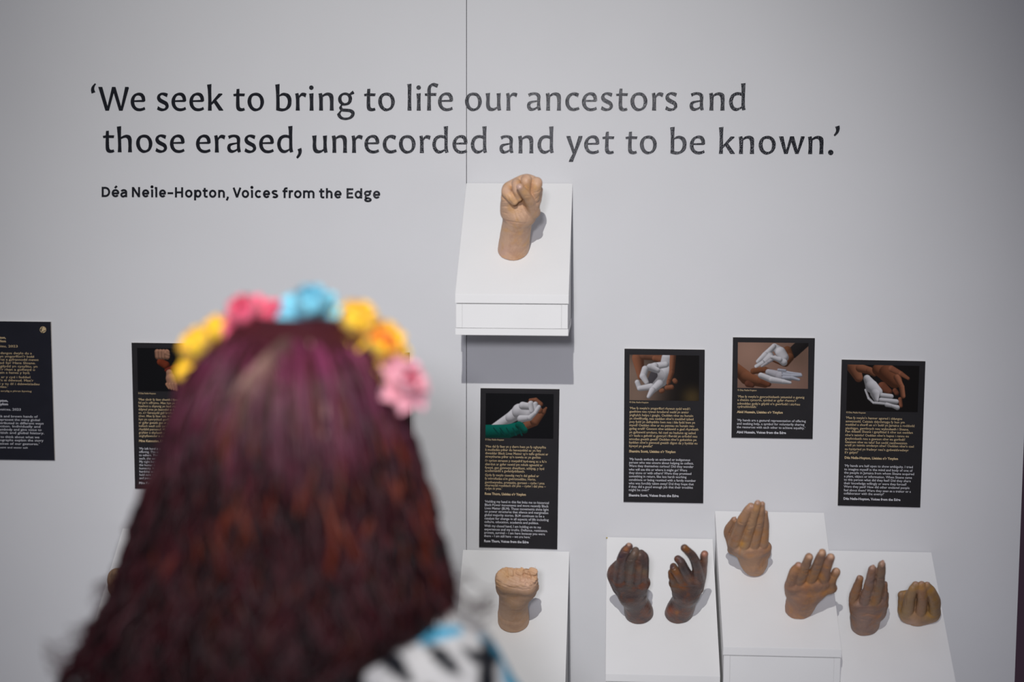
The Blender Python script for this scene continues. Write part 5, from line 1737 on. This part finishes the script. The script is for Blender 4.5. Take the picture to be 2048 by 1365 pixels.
# ------------------------------------------------------------------ flower crown
CC = at_depth(590, 720, 1.60)
crown = empty('flower_crown', tuple(at_depth(590, 655, 1.585)))
tag(crown, 'headband of yellow, pink and blue fabric flowers worn on the dark red hair', 'headband')
M_BAND = plain('green_band', (0.03, 0.09, 0.04), 0.7)
M_LEAF = plain('fabric_leaf', (0.04, 0.14, 0.07), 0.7)


def cloth_mat(name, c0):
    return plain(name, c0, 0.75, 0.2, noise=0.12, nscale=90, sheen=0.3)


M_PET = {k: cloth_mat('petal_' + k, v) for k, v in dict(yellow=(0.93, 0.60, 0.03), orange=(0.86, 0.24, 0.01), pink=(0.86, 0.14, 0.24), rose=(0.85, 0.42, 0.50), blue=(0.20, 0.58, 0.72), crimson=(0.62, 0.03, 0.10)).items()}
# head band: arc over the top of the head from ear to ear
pts = []
for a in np.linspace(-100, 100, 40):
    ar = math.radians(a)
    pts.append((HC[0] + 0.118 * math.sin(ar), HC[1] + 0.035, HZ + 0.008 + 0.128 * math.cos(ar)))
HV0, HF0, HC0 = HV, HF, HCOL
HV, HF, HCOL = [], [], []
tube(pts, 0.0035, [(0, 0, 0)] * len(pts), 8, 1.0)
me = mesh_np('band', np.array(HV), HF)
link('band', me, M_BAND, crown, True)


def petal_mesh(name, L, Wd, cup, curl, mat):
    V, Fc = [], []
    nu, nv = 7, 7
    for side in (0, 1):
        for j in range(nv):
            v = j / (nv - 1)
            for i in range(nu):
                u = -1 + 2 * i / (nu - 1)
                wid = Wd * math.sin(math.pi * (0.12 + 0.80 * v) ** 0.9) ** 0.7
                x = u * wid / 2
                y = L * v * (1 - 0.10 * u * u)
                z = cup * (u * u) * Wd * 0.4 + curl * L * v * v + 0.04 * L * math.sin(5 * u + 3 * v)
                V.append((x, y, z - side * 0.0006))
    off = nu * nv
    for j in range(nv - 1):
        for i in range(nu - 1):
            a = j * nu + i
            Fc.append((a, a + 1, a + nu + 1, a + nu))
            Fc.append((off + a, off + a + nu, off + a + nu + 1, off + a + 1))
    me = mesh_np(name, V, Fc)
    me.materials.append(mat)
    me.polygons.foreach_set('use_smooth', [True] * len(me.polygons))
    return me


PM = {}


def flower(px, py, dz, R, key, label, inner=None, seed=0):
    r = np.random.default_rng(seed)
    P = at_depth(px, py, 1.60 + dz)
    ax = Vector(P - np.array([HC[0], HC[1] + 0.02, HZ + 0.0])).normalized()
    ax = (ax + Vector((0, -0.55, 0.1))).normalized()
    rot = ax.to_track_quat('Z', 'Y').to_matrix().to_4x4()
    bm = bmesh.new()
    bmesh.ops.create_icosphere(bm, subdivisions=2, radius=R * 0.26)
    for v in bm.verts:
        v.co.z *= 1.2
        v.co *= 1 + 0.12 * math.sin(9 * v.co.x / R * 3) * math.cos(7 * v.co.y / R * 3)
    me = bpy.data.meshes.new('flower')
    bm.to_mesh(me)
    bm.free()
    me.materials.append(M_PET[inner or key])
    fl_ = link('flower', me, None, crown, True)
    fl_.matrix_parent_inverse = Matrix.Identity(4)
    fl_.matrix_local = Matrix.Translation(Vector(P) - crown.location) @ rot
    fl_['label'] = label
    for ring, (n, L, lift, tilt) in enumerate(((5, 0.62, 0.06, 62), (6, 0.85, 0.0, 40), (7, 1.0, -0.08, 16))):
        col = inner if (inner and ring == 0) else key
        kk = (round(R, 4), ring, col)
        if kk not in PM:
            PM[kk] = petal_mesh('petal', R * L, R * 0.95, 0.5, 0.25 if ring < 2 else -0.12, M_PET[col])
        for q in range(n):
            o = bpy.data.objects.new('petal', PM[kk])
            COL.objects.link(o)
            o.parent = fl_
            a = 2 * math.pi * q / n + ring * 0.5 + r.uniform(-0.15, 0.15)
            o.matrix_local = Matrix.Rotation(a, 4, 'Z') @ Matrix.Translation((0, R * 0.06, lift * R)) @ Matrix.Rotation(math.radians(tilt + r.uniform(-10, 10)), 4, 'X')
    return fl_


flower(386, 752, 0.03, 0.021, 'yellow', 'small yellow flower, lowest on the left', seed=1)
flower(414, 706, 0.02, 0.034, 'yellow', 'large yellow flower on the left', seed=2)
flower(448, 676, 0.02, 0.029, 'yellow', 'yellow flower next to the pink one', seed=3)
flower(500, 645, 0.00, 0.034, 'pink', 'deep pink flower left of the top', 'crimson', seed=4)
flower(546, 646, 0.01, 0.028, 'pink', 'deep pink flower beside the blue one', 'crimson', seed=5)
flower(620, 632, 0.00, 0.037, 'blue', 'light blue flower at the top', seed=6)
flower(708, 664, 0.00, 0.038, 'yellow', 'large yellow flower right of the top', seed=7)
flower(756, 704, 0.00, 0.038, 'yellow', 'yellow flower with an orange heart, on the right', 'orange', seed=8)
flower(766, 752, 0.00, 0.022, 'rose', 'small pale pink flower on the right', 'pink', seed=9)
flower(804, 772, -0.02, 0.032, 'rose', 'pale pink flower lowest on the right', 'crimson', seed=10)
for (px, py, an) in ((585, 662, 20), (660, 668, -20), (478, 672, 40), (690, 690, -50), (790, 730, -60), (420, 735, 60)):
    me = petal_mesh('leaf', 0.040, 0.020, 0.3, 0.1, M_LEAF)
    o = link('leaf', me, None, crown, True)
    o.matrix_parent_inverse = Matrix.Identity(4)
    o.matrix_local = Matrix.Translation(Vector(at_depth(px, py, 1.60)) - crown.location) @ Matrix.Rotation(math.radians(an), 4, 'Y') @ Matrix.Rotation(math.radians(70), 4, 'X')
